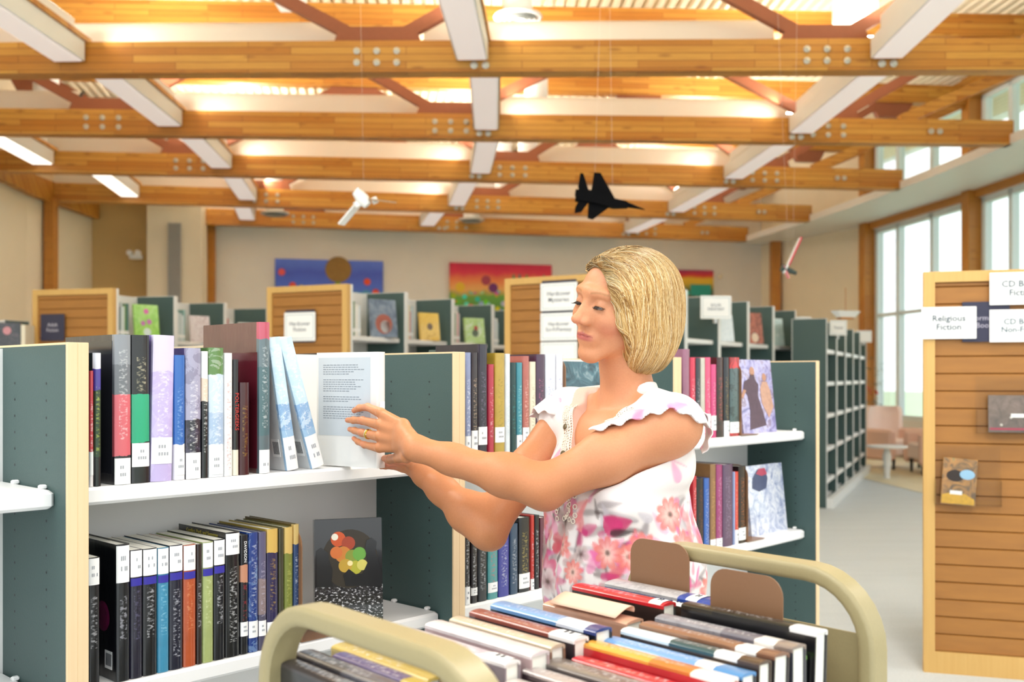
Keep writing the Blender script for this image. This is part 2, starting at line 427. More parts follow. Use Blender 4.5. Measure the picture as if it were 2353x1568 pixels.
for k in range(5): fixture([49.68, 49.75, 49.75, 49.8, 49.8][k], k, False, 'long white boxed light in the right row, ending at the %s truss' % ordn[k], wash=(-1,) if 0 < k < 3 else ())
fixture(39.75, 2, True, 'glowing long white light at the far left, ending at the middle truss', False)
fixture(40.35, 3, True, 'glowing long white light over the left wall, ending at the second farthest truss', False)

# hanging air diffusers: white drums with a round louvred flange
def drum(px, py, d, label, s_=1.0):
    p = W(px, py, d); t = empty('air_diffuser', tuple(p), 0, label, 'air vent', 'round drop air diffusers')
    h = ZD - p.z
    m = MB(); m.lathe([(.155 * s_, .02), (.155 * s_, h)], (0, 0, 0), 28); m.build('drum', M_white, t, True)
    m = MB(); m.lathe([(.17 * s_, .045), (.25 * s_, .03), (.262 * s_, .01), (.24 * s_, -.005), (.19 * s_, 0)], (0, 0, 0), 32); m.build('flange', M_alu, t, True)
    m = MB()
    for r in (.06, .11, .16): m.lathe([(r * s_, .01), (r * s_ + .03, -.03), (r * s_ + .035, -.028), (r * s_ + .005, .014)], (0, 0, 0), 26)
    m.build('louvre_ring', plain('#a5aaa8', .4, .05, 20, metal=.4), t, True)
for px, py, d, lb in ((1190, 42, 10.9, 'white drum air diffuser nearest the camera, cut off by the top of the frame'), (1232, 252, 13.7, 'white drum air diffuser second in the centre line of drums'),
        (1213, 372, 16.2, 'white drum air diffuser third in the centre line'), (1157, 456, 19.0, 'white drum air diffuser fourth in the centre line, above the signs'),
        (1083, 507, 20.2, 'smallest and farthest white drum air diffuser in the centre line'), (106, 246, 13.2, 'cream drum air diffuser at the far left, nearest in the left line'),
        (305, 360, 15.8, 'drum air diffuser second in the left line'), (402, 442, 17.95, 'drum air diffuser third in the left line above the pilaster'), (632, 492, 18.9, 'farthest drum air diffuser in the left line, above the blue painting')):
    drum(px, py, d, lb)
p = W(668, 18, 11.4); m = MB(); m.box(-.15, .15, -.15, .15, 0, ZD - p.z, .01)
tag(m.build('square_duct', M_white, loc=p), 'white square duct box under the metal deck at the top edge', 'duct')
p = W(1965, 45, 11.6); m = MB(); m.box(-.2, .2, -.2, .2, 0, ZD - p.z, .01)
tag(m.build('square_duct', M_white, loc=p), 'white square duct box under the deck beside the right row of lights', 'duct')

# ------------------------------------------------------------------ soffit and glazed wall on the right
m = MB(); m.grid(lambda u, v: arc(52.25 + 1.5 * u, R_(-14 + 27.6 * v), ZC), 1, 24); nV = len(m.v)
m.grid(lambda u, v: arc(52.25, R_(-14 + 27.6 * v), ZC + .12 * u), 1, 24); m.grid(lambda u, v: arc(52.25 + 1.5 * u, R_(-14 + 27.6 * v), ZC + .12), 1, 24)
tag(m.build('trim_3', M_white, fix=False), kind='structure')
M_glass = NT('clear_glass'); _s = M_glass; _tr = _s.n('BsdfTransparent'); _gl = _s.n('BsdfGlossy'); _gl.inputs['Roughness'].default_value = .02
_fr = _s.n('LayerWeight'); _fr.inputs[0].default_value = .12; _mx = _s.n('MixShader'); _s.l(_s.math('MULTIPLY', _fr.outputs[0], .35), _mx.inputs[0]); _s.l(_tr.outputs[0], _mx.inputs[1]); _s.l(_gl.outputs[0], _mx.inputs[2]); _s.l(_mx.outputs[0], _s.out.inputs[0])
_tr.inputs['Color'].default_value = (.97, .99, .99, 1)
M_glass = _s.m
M_frame = plain('#e3eef0', .4, .02, 8)
GR = 53.6
cphi = [R_(a) for a in (-10, -6.9, -3.8, -.75, 2.45, 5.95, 9.6)]
wn = 0
for i, ph in enumerate(cphi):
    c = arc(GR - .12, ph); m = MB(); m.box(-.14, .14, -.11, .11, 0, ZD, .006)
    o = m.build('timber_post', M_post, loc=c, rot=(0, 0, ph)); 
    tag(o, 'timber post between window bays of the glazed wall, %s' % ('at its left end behind the armchairs', 'second from its left end', 'third from its left end', 'fourth from its left end', 'fifth from its left end', 'sixth from its left end', 'seventh from its left end')[6 - i], 'post', 'window posts')
    if i < len(cphi) - 1:
        a = arc(GR, ph); b = arc(GR, cphi[i + 1]); d = b - a; ln = d.length; ang = math.atan2(d.y, d.x); wn += 1
        t = empty('window_%d' % wn, tuple(a), ang, kind='structure')
        for (z0, z1, tr) in ((.62, 4.15, 2.5), (4.5, 5.75, None)):
            fr = MB(); x0, x1 = .14, ln - .14
            for xx in (x0, x0 + (x1 - x0) * .36, x0 + (x1 - x0) * .72, x1 - .1): fr.box(xx, xx + .1, -.06, .06, z0, z1)
            fr.box(x0, x1, -.06, .06, z0, z0 + .08); fr.box(x0, x1, -.06, .06, z1 - .08, z1)
            if tr: fr.box(x0, x1, -.05, .05, tr, tr + .06)
            fr.build('window_frame', M_frame, t)
            g = MB(); g.box(x0, x1, -.004, .004, z0, z1); g.build('pane', M_glass, t)
        w = MB(); w.box(.15, ln - .15, -.08, .1, 0, .62); w.box(.15, ln - .15, -.08, .1, 4.15, 4.5); w.box(.15, ln - .15, -.08, .1, 5.75, 6.1)
        tag(w.build('wall_right', M_white, loc=tuple(a), rot=(0, 0, ang)), kind='structure')
        w = MB(); w.box(0, ln, .08, .16, 4.16, 4.29); tag(w.build('trim_4', M_post, loc=tuple(a), rot=(0, 0, ang)), kind='structure')
        w = MB(); w.box(0, ln, .1, .3, 5.72, 6.0); tag(w.build('trim_5', M_beam, loc=tuple(a), rot=(0, 0, ang)), kind='structure')
# ------------------------------------------------------------------ shelving
def frame_dirs(th): return Vector((math.cos(th), math.sin(th), 0)), Vector((-math.sin(th), math.cos(th), 0))
class Range:
    def __init__(s, x, y, deg): s.o = Vector((x, y, 0)); s.th = R_(deg); s.r, s.n = frame_dirs(s.th)
    def P(s, u, v, z=0.0): return s.o + s.r * u + s.n * v + Vector((0, 0, z))
    def u_at(s, px, v):        # place along the range whose front (depth v) shows at that column of the photo
        o = s.o + s.n * v; k = (px - CX) / F
        return (k * o.y - o.x) / (s.r.x - k * s.r.y)
    def z_at(s, py, u, v): return EYE + (HY - py) / F * s.P(u, v).y
def bookcase(rg, u0, L_, H, zs, D, label, cat='bookshelf', double=True, sth=.034, pan=.02, edge=M_maple, group=None, side=M_green, holes=True, recess=.05, back=M_white, endL=False):
    t = empty('bookcase', tuple(rg.P(u0, 0)), rg.th, label, cat, group)
    Dt = 2 * D if double else D
    for xa, xb in ((0, pan), (L_ - pan, L_)):
        m = MB(); m.box(xa, xb, .006, Dt - .006, 0, H - .004)
        sd = m.build('side_panel', side, t)
        m = MB(); m.box(xa, xb, 0, .006, 0, H, .001); m.box(xa, xb, Dt - .006, Dt, 0, H, .001); m.box(xa, xb, .006, Dt - .006, H - .004, H)
        m.build('edge_strip', edge, sd)
        if holes:
            m = MB(); M0 = m.M; xi = xb + .0003 if xa == 0 else xa - .0003
            for yy in (.09, D - .07):
                z = .12
                while z < H - .06:
                    for s_ in (0,):
                        pl = [(yy + .0028 * math.cos(a * math.pi / 3), z + .0028 * math.sin(a * math.pi / 3)) for a in range(6)]
                        m.add([(xi, a, b) for a, b in pl], [tuple(range(6))])
                    z += .032
            m.build('pin_holes', M_dark, sd, fix=False)
    m = MB(); m.box(pan, L_ - pan, D - .008, D + .008, 0.05, H - .006); m.build('back_panel', back, t)
    for z in zs:
        m = MB(); m.box(pan + .001, L_ - pan - .001, recess, D - .009, z - sth, z, .006 if sth > .03 else .003); m.build('shelf', M_shelf, t)
        if double:
            m = MB(); m.box(pan + .001, L_ - pan - .001, D + .009, Dt - recess, z - sth, z); m.build('shelf', M_shelf, t)
    m = MB(); m.box(pan, L_ - pan, .05, Dt - .05, 0, .09); m.build('kick_board', M_white, t)
    return t
NR = Range(-0.788, 1.857, 46.52)
NL = .955
HN = 1.443; ZS1 = 1.172; ZS2 = .79; ZS3 = .42
lbls = ['dark green bookcase cut off by the left edge of the frame, its shelf bare', 'bookcase with white shelves the woman is filling, left of her',
        'bookcase bay behind the woman, second full bay of the near range', 'right end bay of the near range with the lilac face-out books']
for i in range(-1, 3):
    t = bookcase(NR, i * NL - .0, NL, HN, [ZS1, ZS2, ZS3], .31, lbls[i + 1], group='near range of bookcases')
    for z in (ZS1, ZS2):       # clear shelf pins
        for yy in (.09, .22):
            for xx in (.027, NL - .027):
                m = MB(); m.box(xx - .007, xx + .007, yy - .006, yy + .006, z, z + .008, .002); m.build('shelf_clip', M_label, t)

# ---------- books
def cover_mat(spine, cover=None, title=None, rough=.28, tband=(.2, .75), tint2=None, swirl=.0, seed=0.0):
    # spine: list of (height fraction, colour), drawn as bands; title: colour of the worn print streaks
    s = NT('book_jacket'); co = s.coord('Generated'); sp = s.n('SeparateXYZ'); s.l(co, sp.inputs[0])
    stops = []
    for i, (z, c) in enumerate(spine): stops.append((z, L(c)))
    ob = s.coord('Object')
    nz = s.noise(ob, 60, 3)
    zz = s.math('ADD', sp.outputs[2], s.math('MULTIPLY', s.math('SUBTRACT', nz.outputs[0], .5), .05))
    base = s.ramp(zz, stops, 'CONSTANT') if len(stops) > 1 else None
    if base is None:
        n0 = s.noise(ob, 25, 4, .6); c = L(spine[0][1]); base = s.mix(n0.outputs[0], tuple(x * .72 for x in c), tuple(min(1, x * 1.2) for x in c))
    if swirl:
        n1 = s.noise(s.coord('Object', (1, 1, 1), (seed, 0, 0)), 18, 5, .7, 2.0)
        base = s.mix(s.math('MULTIPLY', s.math('GREATER_THAN', n1.outputs[0], .54), swirl), base, L(tint2 or '#ffffff'))
    if title:
        n2 = s.noise(s.coord('Object', (110, 30, 210), (seed, 0, 0)), 1, 2, .5)
        a = s.math('MULTIPLY', s.math('SUBTRACT', n2.outputs[0], .50), 7.0, clamp=True)
        bx = s.math('LESS_THAN', s.math('ABSOLUTE', s.math('SUBTRACT', sp.outputs[0], .5)), .26)
        bz = s.math('MULTIPLY', s.math('GREATER_THAN', sp.outputs[2], tband[0]), s.math('LESS_THAN', sp.outputs[2], tband[1]))
        by = s.math('LESS_THAN', sp.outputs[1], .03)
        f = s.math('MULTIPLY', s.math('MULTIPLY', a, bx), s.math('MULTIPLY', bz, by))
        base = s.mix(s.math('MULTIPLY', f, .42), base, L(title))
    if cover:
        n3 = s.noise(ob, 14, 4, .6); cc = L(cover)
        cv = s.mix(n3.outputs[0], tuple(x * .7 for x in cc), tuple(min(1, x * 1.25) for x in cc))
        base = s.mix(s.math('GREATER_THAN', sp.outputs[1], .06), base, cv)
    s.base(base); s.set(Roughness=rough); s.p.inputs['Coat Weight'].default_value = .5; s.p.inputs['Coat Roughness'].default_value = .12
    n4 = s.noise(s.coord('Object', (1, 1, .35)), 45, 2); s.bump(n4.outputs[0], .25, .004)
    return s.m
def book_mesh(T, H, D, b=.0028, bulge=.003, sq=.003):
    m = MB(); n = 6; out = []
    for i in range(n + 1):
        a = math.pi * i / n; out.append((-T / 2 * math.cos(a) if 0 < i < n else (-T / 2 if i == 0 else T / 2), .004 - (bulge + .001) * math.sin(a)))
    out = [(-T / 2, D)] + out + [(T / 2, D)]
    inn = [(T / 2 - b, D), (T / 2 - b, .005), (-T / 2 + b, .005), (-T / 2 + b, D)]
    m.prism(out + inn, 0, H)
    p = MB(); p.box(-T / 2 + b, T / 2 - b, .005, D - sq, sq, H - sq)
    return m, p
def make_book(loc, rz, T, H, D, mat, label, group, lab=None, texts=(), pages=M_paper, lean=0.0, b=.0028, cat='book', sq=.003, name='book', extra=None):
    t = empty(name, tuple(loc), 0, label, cat, group); t.rotation_euler = (0, lean, rz)
    m, p = book_mesh(T, H, D, b=min(b, T * .2), sq=sq)
    m.build('cover', mat, t, smooth=True); p.build('page_block', pages, t)
    if lab:                                # (z0, z1) fractions of white call-number sticker
        z0, z1 = lab[0] * H, lab[1] * H; q = MB()
        def fn(u, v):
            a = math.pi * (.02 + .96 * u); return (-T / 2 * .99 * math.cos(a), .004 - .0047 * math.sin(a) - .0004 , z0 + (z1 - z0) * v)
        q.grid(fn, 8, 1); sl = q.build('spine_label', M_label, t, smooth='all', fix=False)
        if T > .012:
            q = MB(); rr = random.Random(int(T * 1e6) + int(H * 1e5))
            for row in range(2):
                for c in range(3 + row):
                    if rr.random() < .8:
                        x = -T * .2 + c * T * .13; z = z0 + (z1 - z0) * (.6 - row * .28); q.box(x, x + T * .07, -.0018, -.0012, z, z + (z1 - z0) * .12)
            q.build('call_number', plain('#a9acb3', .5), sl)
    for tx, size, z, col, al in texts:    # upright spine lettering reading downwards
        M = Matrix.Translation((0, -.0011, z * H)) @ UP @ Matrix.Rotation(R_(-90), 4, 'Z')
        text_obj(tx, size, plain(col, .4), 'lettering', t, M, al)
    if extra: extra(t, T, H, D)
    return t
def shelf_book(rg, px0, px1, ytop, zs, D, mat, label, group, v=.055, lean=0, sc=.96, **kw):
    u0, u1 = rg.u_at(px0, v), rg.u_at(px1, v); T = (u1 - u0) * sc; u = (u0 + u1) / 2
    H = rg.z_at(ytop, u, v) - zs
    return make_book(rg.P(u, v, zs + .0006), rg.th, T, H, D, mat, label, group, lean=lean, **kw)

GA = 'hardcovers on the upper shelf left of the woman'
def cm(*a, **k): return cover_mat(*a, seed=random.random() * 50, **k)
shelf_book(NR, 206, 216, 853, ZS1, .15, cm([(0, '#f0eaea'), (.3, '#c33a45')], '#d7b7bb', '#ffffff'), 'thin red and white book, first at the left of the upper shelf', GA, lab=(.1, .3))
shelf_book(NR, 217, 234, 812, ZS1, .15, cm([(0, '#101418'), (.22, '#27402a'), (.72, '#4a3c9a'), (.88, '#e9eaf4')], '#15181d', '#cfe25a'), 'narrow black book with green, violet and white spine bands', GA)
def dusty(t, T, H, D):
    m = MB(); m.box(-T / 2 - .0009, -T / 2 - .0002, .012, D - .006, .02, H - .012, .0002); m.build('flap_panel', plain('#2a2b33', .15, .3, 14, coat=.6), t)
shelf_book(NR, 264, 303, 770, ZS1, .225, cm([(0, '#26262c'), (.1, '#27272e'), (.19, '#d8646f'), (.6, '#70747a'), (.8, '#8d9197')], '#38363a', '#e9e9ea', tband=(.3, .9)), 'tall dark book with rose red spine and worn clear jacket', GA, lab=(0, .175), extra=dusty)
shelf_book(NR, 304, 346, 771, ZS1, .2, cm([(0, '#14161a'), (.27, '#1fa77a'), (.6, '#16181c')], '#16181c', '#d9cfae', tband=(.62, .85)), 'thick black book with emerald green band on the spine', GA, lab=(.11, .27))
shelf_book(NR, 347, 397, 771, ZS1, .2, cm([(0, '#c3b3e2'), (.75, '#d9cff0')], '#8f7fc4', '#ffffff', tint2='#d8cdee', swirl=.4), 'thick lavender book beside the emerald banded one', GA, lab=(.12, .3), lean=R_(1.2))
def flag(t, T, H, D):
    for i in range(5):
        m = MB(); m.box(-T / 2 - .0007, -T / 2 - .0001, .015, D - .01, H * (.1 + .17 * i), H * (.18 + .17 * i)); m.build('stripe', plain('#b8283a', .4), t)
shelf_book(NR, 402, 427, 817, ZS1, .15, cm([(0, '#f1f0f2'), (.28, '#2b66b5')], '#eeecee', '#9fc4ea'), 'blue spined book with red and white striped back cover', GA, lab=(.04, .22), extra=flag)
shelf_book(NR, 428, 464, 801, ZS1, .17, cm([(0, '#2d2b3a'), (.45, '#a7a4bd')], '#3b3a66', '#ffffff', swirl=.4, tint2='#5c5672'), 'grey and navy book with mottled spine, right of the striped one', GA, lab=(.0, .2))
shelf_book(NR, 465, 480, 808, ZS1, .16, cm([(0, '#14161a'), (.6, '#e4cdb8'), (.78, '#efefec')], '#15171b', '#ffffff'), 'narrow black book with white top band', GA)
shelf_book(NR, 481, 516, 800, ZS1, .18, cm([(0, '#e9eef3'), (.25, '#a9c0dc'), (.5, '#c8d8e8'), (.79, '#5d8447')], '#46682f', '#ffffff', swirl=.2), 'pale blue book with a green top band on its spine', GA, lab=(.02, .2))
shelf_book(NR, 517, 536, 812, ZS1, .18, cm([(0, '#f3f1ef')], '#eceae8', '#b8343c', tband=(.05, .8)), 'narrow white book between the green topped one and the black one', GA)
shelf_book(NR, 537, 550, 827, ZS1, .18, cm([(0, '#e6dfcd'), (.22, '#17161b')], '#17161b'), 'black paperback with red capitals down the spine', GA, texts=[('POLTERGEEKS', .0125, .55, '#c8403a', 'CENTER')])
def maroon(t, T, H, D):
    m = MB(); m.box(-T / 2 - .001, -T / 2 - .0002, .01, D - .004, .01, H * .8, .0003); m.build('flap_panel', plain('#5c1c28', .15, .3, 10, coat=.6), t)
    m = MB(); m.box(-T / 2 - .0016, -T / 2 - .001, .055, .085, .01, .05); m.build('barcode_label', M_label, t)
    m = MB()
    for i in range(9): m.box(-T / 2 - .0019, -T / 2 - .0016, .058 + i * .0028, .0592 + i * .0028, .018, .045)
    m.build('barcode', M_ink, t)
shelf_book(NR, 597, 622, 741, ZS1, .235, cm([(0, '#5b6a70'), (.25, '#4c6a70'), (.7, '#65767c'), (.885, '#c0566a')], '#6d4a45', '#dfe7ea', tband=(.3, .84)), 'tallest maroon and grey book, its clear jacket creased', GA, lab=(0, .155), extra=maroon)
shelf_book(NR, 552, 575, 880, ZS1, .2, cm([(0, '#43151e')], '#5c1c28', '#b08a3a'), 'short dark red book beside the tallest maroon one', GA)
def leanbook(pxb, pyb, pxt, pyt, T, D, mat, label, v=.06):
    u = NR.u_at(pxb, v); ut = NR.u_at(pxt, v); zt = NR.z_at(pyt, ut, v); dz = zt - ZS1; du = ut - u
    H = math.hypot(dz, du); an = math.atan2(du, dz)
    o = make_book(NR.P(u, v, ZS1 + .001 + abs(math.sin(an)) * T / 2), NR.th, T, H, D, mat, label, GA, lab=(.0, .25), lean=0)
    o.rotation_euler = (Matrix.Rotation(NR.th, 3, 'Z') @ Matrix.Rotation(an, 3, 'Y')).to_euler()
    m = MB(); m.box(-T / 2 - .0007, -T / 2 - .0001, .02, .05, .03, .07); q = m.build('barcode_label', M_label, o)
    m = MB(); [m.box(-T / 2 - .001, -T / 2 - .0007, .023 + i * .0028, .0242 + i * .0028, .036, .064) for i in range(8)]; m.build('barcode', M_ink, q)
mlb = cm([(0, '#9fc3e2'), (.3, '#8db4dc'), (.5, '#c4dff0')], '#e7ecef', '#ffffff', swirl=.6, tint2='#dceefa', tband=(.3, .95))
leanbook(675, 1085, 632, 779, .030, .19, mlb, 'light blue book leaning left, against the tallest maroon one')
leanbook(733, 1083, 658, 783, .033, .19, mlb, 'second light blue leaning book, nearest the one being held')

# books behind the divider (other side of the range) that peek over the back panel
for u, T, h, c, lb in ((.50, .03, .285, '#c9b9a0', 'beige'), (.535, .02, .283, '#7a3b28', 'brown'), (.56, .02, .285, '#efe6da', 'off-white'), (.60, .02, .272, '#2b2c38', 'black'), (.72, .03, .272, '#6a2430', 'wine red'), (.83, .02, .272, '#1e2433', 'navy')):
    make_book(NR.P(u, .56, ZS1), NR.th + math.pi, T, h, .15, cm([(0, c)], c), lb + ' book on the far side, its top edge peeking over the back panel', 'books on the far side of the near range')
for u, T, h, c, lb in ((1.33, .16, .3, '#3d5350', 'grey green'), ):
    make_book(NR.P(u, .52, ZS1), NR.th + math.pi, .03, .292, .17, cm([(0, c)], c), 'grey green large book standing behind the back panel, left of her chin', 'books on the far side of the near range')

GB = 'trade paperbacks on the lower shelf left of the woman'
def pbk(px0, px1, yt, c, lb, tc='#e8e8ee', texts=(), D=.2, blue=True, H=None, white=True, tb=(.3, .7), cov=None, swirl=0, t2=None):
    def ex(t, T, H, D):
        if blue:
            q = MB(); q.grid(lambda u, v: ((-T / 2 * .97) * math.cos(math.pi * (.03 + .94 * u)), .004 - .0047 * math.sin(math.pi * (.03 + .94 * u)) - .0006, H * (.72 + .06 * v)), 8, 1); q.build('genre_sticker', plain('#3b35a0', .4), t, smooth='all', fix=False)
    shelf_book(NR, px0, px1, yt, ZS2, D, cm([(0, c)] if isinstance(c, str) else c, cov, tc, tband=tb, swirl=swirl, tint2=t2), lb, GB, b=.0008, sq=.0006, lab=(.79, .995) if white else None, texts=texts, extra=ex if blue else None, v=.06)
pbk(202, 231, 1283, '#15161b', 'short black paperback with square white label, first on the lower shelf', blue=False)
def rosecover(t, T, H, D):
    m = MB()
    M0 = m.M; m.M = Matrix.Translation((-T / 2 - .0004, .06, H * .45)); m.lathe([(.03, 0), (.02, -.0008), (.0, -.0008)], (0, 0, 0), 14, 'x'); m.M = M0
    m.build('cover_rose', plain('#6a1c44', .3, .4, 60), t)
    m = MB(); m.box(-T / 2 - .0008, -T / 2 - .0002, .02, .05, .02, .055); q = m.build('barcode_label', M_label, t)
    m = MB(); [m.box(-T / 2 - .0012, -T / 2 - .0008, .022 + i * .0028, .0232 + i * .0028, .026, .05) for i in range(9)]; m.build('barcode', M_ink, q)
shelf_book(NR, 268, 300, 1252, ZS2, .2, cm([(0, '#15171c')], '#101116', '#c9c9d4', tband=(.3, .62)), 'black paperback showing its dark back cover with a crimson rose', GB, v=.06, b=.0008, lab=(.72, .99), extra=rosecover)
pbk(301, 329, 1265, '#211f30', 'dark navy paperback right of the rose covered one', tc='#6d6a8c')
pbk(330, 363, 1262, '#121317', 'black paperback left of the turquoise one')
pbk(364, 390, 1260, '#3f8fb3', 'turquoise blue paperback on the lower shelf', tc='#a9dbec')
pbk(391, 422, 1254, '#1b1c2e', 'navy paperback between the turquoise and the orange one', tc='#e6e8f4', tb=(.1, .65))
pbk(423, 452, 1253, '#b9552c', 'burnt orange paperback on the lower shelf', tc='#e8a070')
pbk(453, 466, 1252, '#2a1c18', 'thin dark brown paperback right of the burnt orange one', blue=False, white=False)
pbk(467, 492, 1247, '#a9b573', 'olive green paperback on the lower shelf', tc='#dfe6b4')
pbk(493, 519, 1241, '#14151a', 'black paperback right of the olive green one')
def suspense(t, T, H, D):
    text_obj('Conflict, Peril, and Suspense', .0115, plain('#a89a3c', .4), 'lettering', t, Matrix.Translation((-T / 2 - .0006, .1, H * .965)) @ Matrix.Rotation(R_(-90), 4, 'Z') @ UP)
shelf_book(NR, 520, 553, 1224, ZS2, .2, cm([(0, '#121214')], '#1b1714', '#f0f0f0', tband=(.12, .72)), 'tall black paperback with white script and a yellow line on its back cover', GB, v=.06, b=.0008, lab=(.82, .99), extra=suspense)
shelf_book(NR, 554, 572, 1231, ZS2, .19, cm([(0, '#131318'), (.6, '#c58a6c'), (.75, '#131318')], '#131318', '#b02a3a', tband=(.25, .6)), 'black book with DAVIDSON near the top of the spine', GB, lab=(.15, .27), v=.06, texts=[('DAVIDSON', .009, .86, '#ffffff', 'CENTER')])
shelf_book(NR, 573, 595, 1225, ZS2, .2, cm([(0, '#223e86')], '#1d3878', '#dfe8f4', swirl=.5, tint2='#7f9fc6', tband=(.3, .9)), 'deep blue book with pale swirls on the lower shelf', GB, lab=(.12, .26), v=.06)
shelf_book(NR, 596, 614, 1224, ZS2, .2, cm([(0, '#4e4a60'), (.3, '#8d7a7a'), (.6, '#5f5b78')], '#3c3a50', '#c9c2d8'), 'grey violet book right of the deep blue one', GB, lab=(.12, .25), v=.06)
shelf_book(NR, 615, 641, 1217, ZS2, .2, cm([(0, '#2f2850'), (.8, '#d8b25c')], '#b39a3c', '#c8a64a', tband=(.3, .75)), 'violet book with a gold cap on its spine', GB, lab=(.1, .22), v=.06)
shelf_book(NR, 642, 654, 1216, ZS2, .2, cm([(0, '#3d3a24')], '#57502a', None), 'thin dark olive book between violet and gold capped ones', GB, v=.06)
shelf_book(NR, 655, 675, 1213, ZS2, .2, cm([(0, '#7a8236'), (.77, '#d9b86a')], '#6f6a30', '#c6c870', tband=(.25, .7)), 'moss green book with a gold cap on its spine', GB, lab=(.1, .2), v=.06)
shelf_book(NR, 676, 689, 1206, ZS2, .2, cm([(0, '#27406a'), (.83, '#cdb06c')], '#6b5a2c', '#dfe6ee', tband=(.25, .75)), 'thin blue book with gold cap against the bookend', GB, v=.06)

def bookend(loc, rz, w, h, label, mat=M_bookend, foot=.12, group='bookends', side=1):
    t = empty('bookend', tuple(loc), rz, label, 'bookend', group)
    r = min(w, h) * .22; pl = [(0, 0), (w, 0)] + [(w - r + r * math.sin(a), h - r + r * math.cos(a)) for a in [math.pi / 2 * (1 - i / 6) for i in range(7)]] + [(r - r * math.sin(a), h - r + r * math.cos(a)) for a in [math.pi / 2 * i / 6 for i in range(7)]]
    m = MB(); m.prism(pl, -.0012, .0012, 'x')        # plane across the shelf : poly in (y, z)
    m.build('upright_plate', mat, t, smooth=True)
    m = MB(); m.box(0 if side > 0 else -foot, foot if side > 0 else 0, .0, w, 0, .0016); m.build('foot_plate', mat, t)
    return t
bookend(NR.P(NR.u_at(694, .05), .05, ZS2 + .001), NR.th, .2, .255, 'brown bookend holding up the paperbacks on the lower left shelf')
bookend(NR.P(NR.u_at(1300, .05), .05, ZS1 + .001), NR.th, .16, .262, 'tan bookend on the upper shelf just left of the chin')
bookend(NR.P(NR.u_at(1704, .05), .05, ZS1 + .001), NR.th, .19, .262, 'tan bookend beside the purple fantasy cover on the upper shelf')
bookend(NR.P(NR.u_at(1719, .05), .05, ZS2 + .001), NR.th, .19, .275, 'dark tan bookend on the lower shelf, right of the woman')

# ---------- face-out books
def faceout(rg, px0, px1, yt, zs, mat, label, art=None, v=.1, rot=0.0, T=.028, tilt=6, w=None):
    u0, u1 = rg.u_at(px0, v), rg.u_at(px1, v); w = w or (u1 - u0); H = rg.z_at(yt, (u0 + u1) / 2, v) - zs
    t = empty('face_out_book', tuple(rg.P(u0, v, zs)), rg.th + rot, label, 'book')
    t.rotation_euler = (R_(-tilt), 0, rg.th + rot)
    m = MB(); m.box(0, w, 0, .0025, 0, H); m.box(0, w, T - .0025, T, 0, H); m.box(0, .0025, .0025, T - .0025, 0, H); m.build('cover', mat, t)
    m = MB(); m.box(.0025, w - .004, .0026, T - .0026, .003, H - .003); m.build('page_block', M_paper, t)
    if art: art(t, w, H)
    return t
def blob(t, name, mat, pts, y=-.0008, th=.0004):
    m = MB(); m.prism(pts, y - th, y, 'y'); return m.build(name, mat, t)
def circ(cx, cz, r, n=20, sz=1.0): return [(cx + r * math.cos(2 * math.pi * i / n), cz + r * sz * math.sin(2 * math.pi * i / n)) for i in range(n)]
def bokeh(t, w, H):
    rr = random.Random(3)
    blob(t, 'cover_arch', plain('#3a3226', .3), circ(w * .52, H * .64, w * .41, 30, 1.05), -.0003)
    for i, (x, z, r, c) in enumerate([(.35, .82, .11, '#d65a2a'), (.5, .78, .1, '#b0482c'), (.42, .68, .12, '#d98a3a'), (.55, .66, .1, '#8d9a3c'), (.32, .7, .09, '#e07a3a'), (.66, .68, .1, '#6faa48'), (.6, .56, .1, '#b9b53c'), (.45, .58, .1, '#c9a23c'), (.3, .84, .05, '#fff4e0'), (.52, .6, .04, '#ffe9a8'), (.7, .58, .08, '#d9cf6a')]):
        blob(t, 'bokeh_spot', plain(c, .3), circ(w * x, H * z, w * r, 18), -.0008 - i * .00012, .0003)
    bl = plain('#0d0e12', .25, coat=.5)
    blob(t, 'seated_silhouette', bl, [(w * x, H * z) for x, z in [(.45, .4), (.42, .5), (.5, .55), (.6, .5), (.7, .5), (.78, .6), (.76, .68), (.74, .72), (.77, .8), (.85, .82), (.92, .78), (.9, .7), (.93, .62), (.99, .5), (.99, .38)]], -.0025)
    blob(t, 'figure_silhouette', bl, [(w * x, H * z) for x, z in [(.03, .4), (.03, .72), (.1, .75), (.2, .7), (.22, .62), (.26, .55), (.24, .4)]], -.0025)
M_peb = NT('pebble_cover'); _s = M_peb; _v = _s.n('TexNoise'); _s.l(_s.coord('Object', (1, 1, 1.6)), _v.inputs[0]); _v.inputs['Scale'].default_value = 130; _v.inputs['Detail'].default_value = 3
_sp = _s.n('SeparateXYZ'); _s.l(_s.coord('Generated'), _sp.inputs[0])
_lo = _s.ramp(_v.outputs[0], [(.45, L('#17161a')), (.56, L('#3d3a3e')), (.63, L('#d8d8da'))])
_s.base(_s.mix(_s.math('GREATER_THAN', _sp.outputs[2], .4), _lo, L('#17171b'))); _s.set(Roughness=.2); _s.p.inputs['Coat Weight'].default_value = .6; M_peb = _s.m
faceout(NR, 724, 893, 1187, ZS2, M_peb, 'dark face-out book with coloured light circles and a seated silhouette', bokeh, v=.10, rot=R_(-30), T=.03, w=.158)
def artmat(cols, scale=16, seed=0.0, dist=1.5):
    s = NT('cover_art'); n = s.noise(s.coord('Object', (1, 1, 1), (seed, seed, 0)), scale, 5, .62, dist)
    st = [(.28 + .44 * i / (len(cols) - 1), L(c)) for i, c in enumerate(cols)]
    s.base(s.ramp(n.outputs[0], st)); s.set(Roughness=.22); s.p.inputs['Coat Weight'].default_value = .6
    return s.m
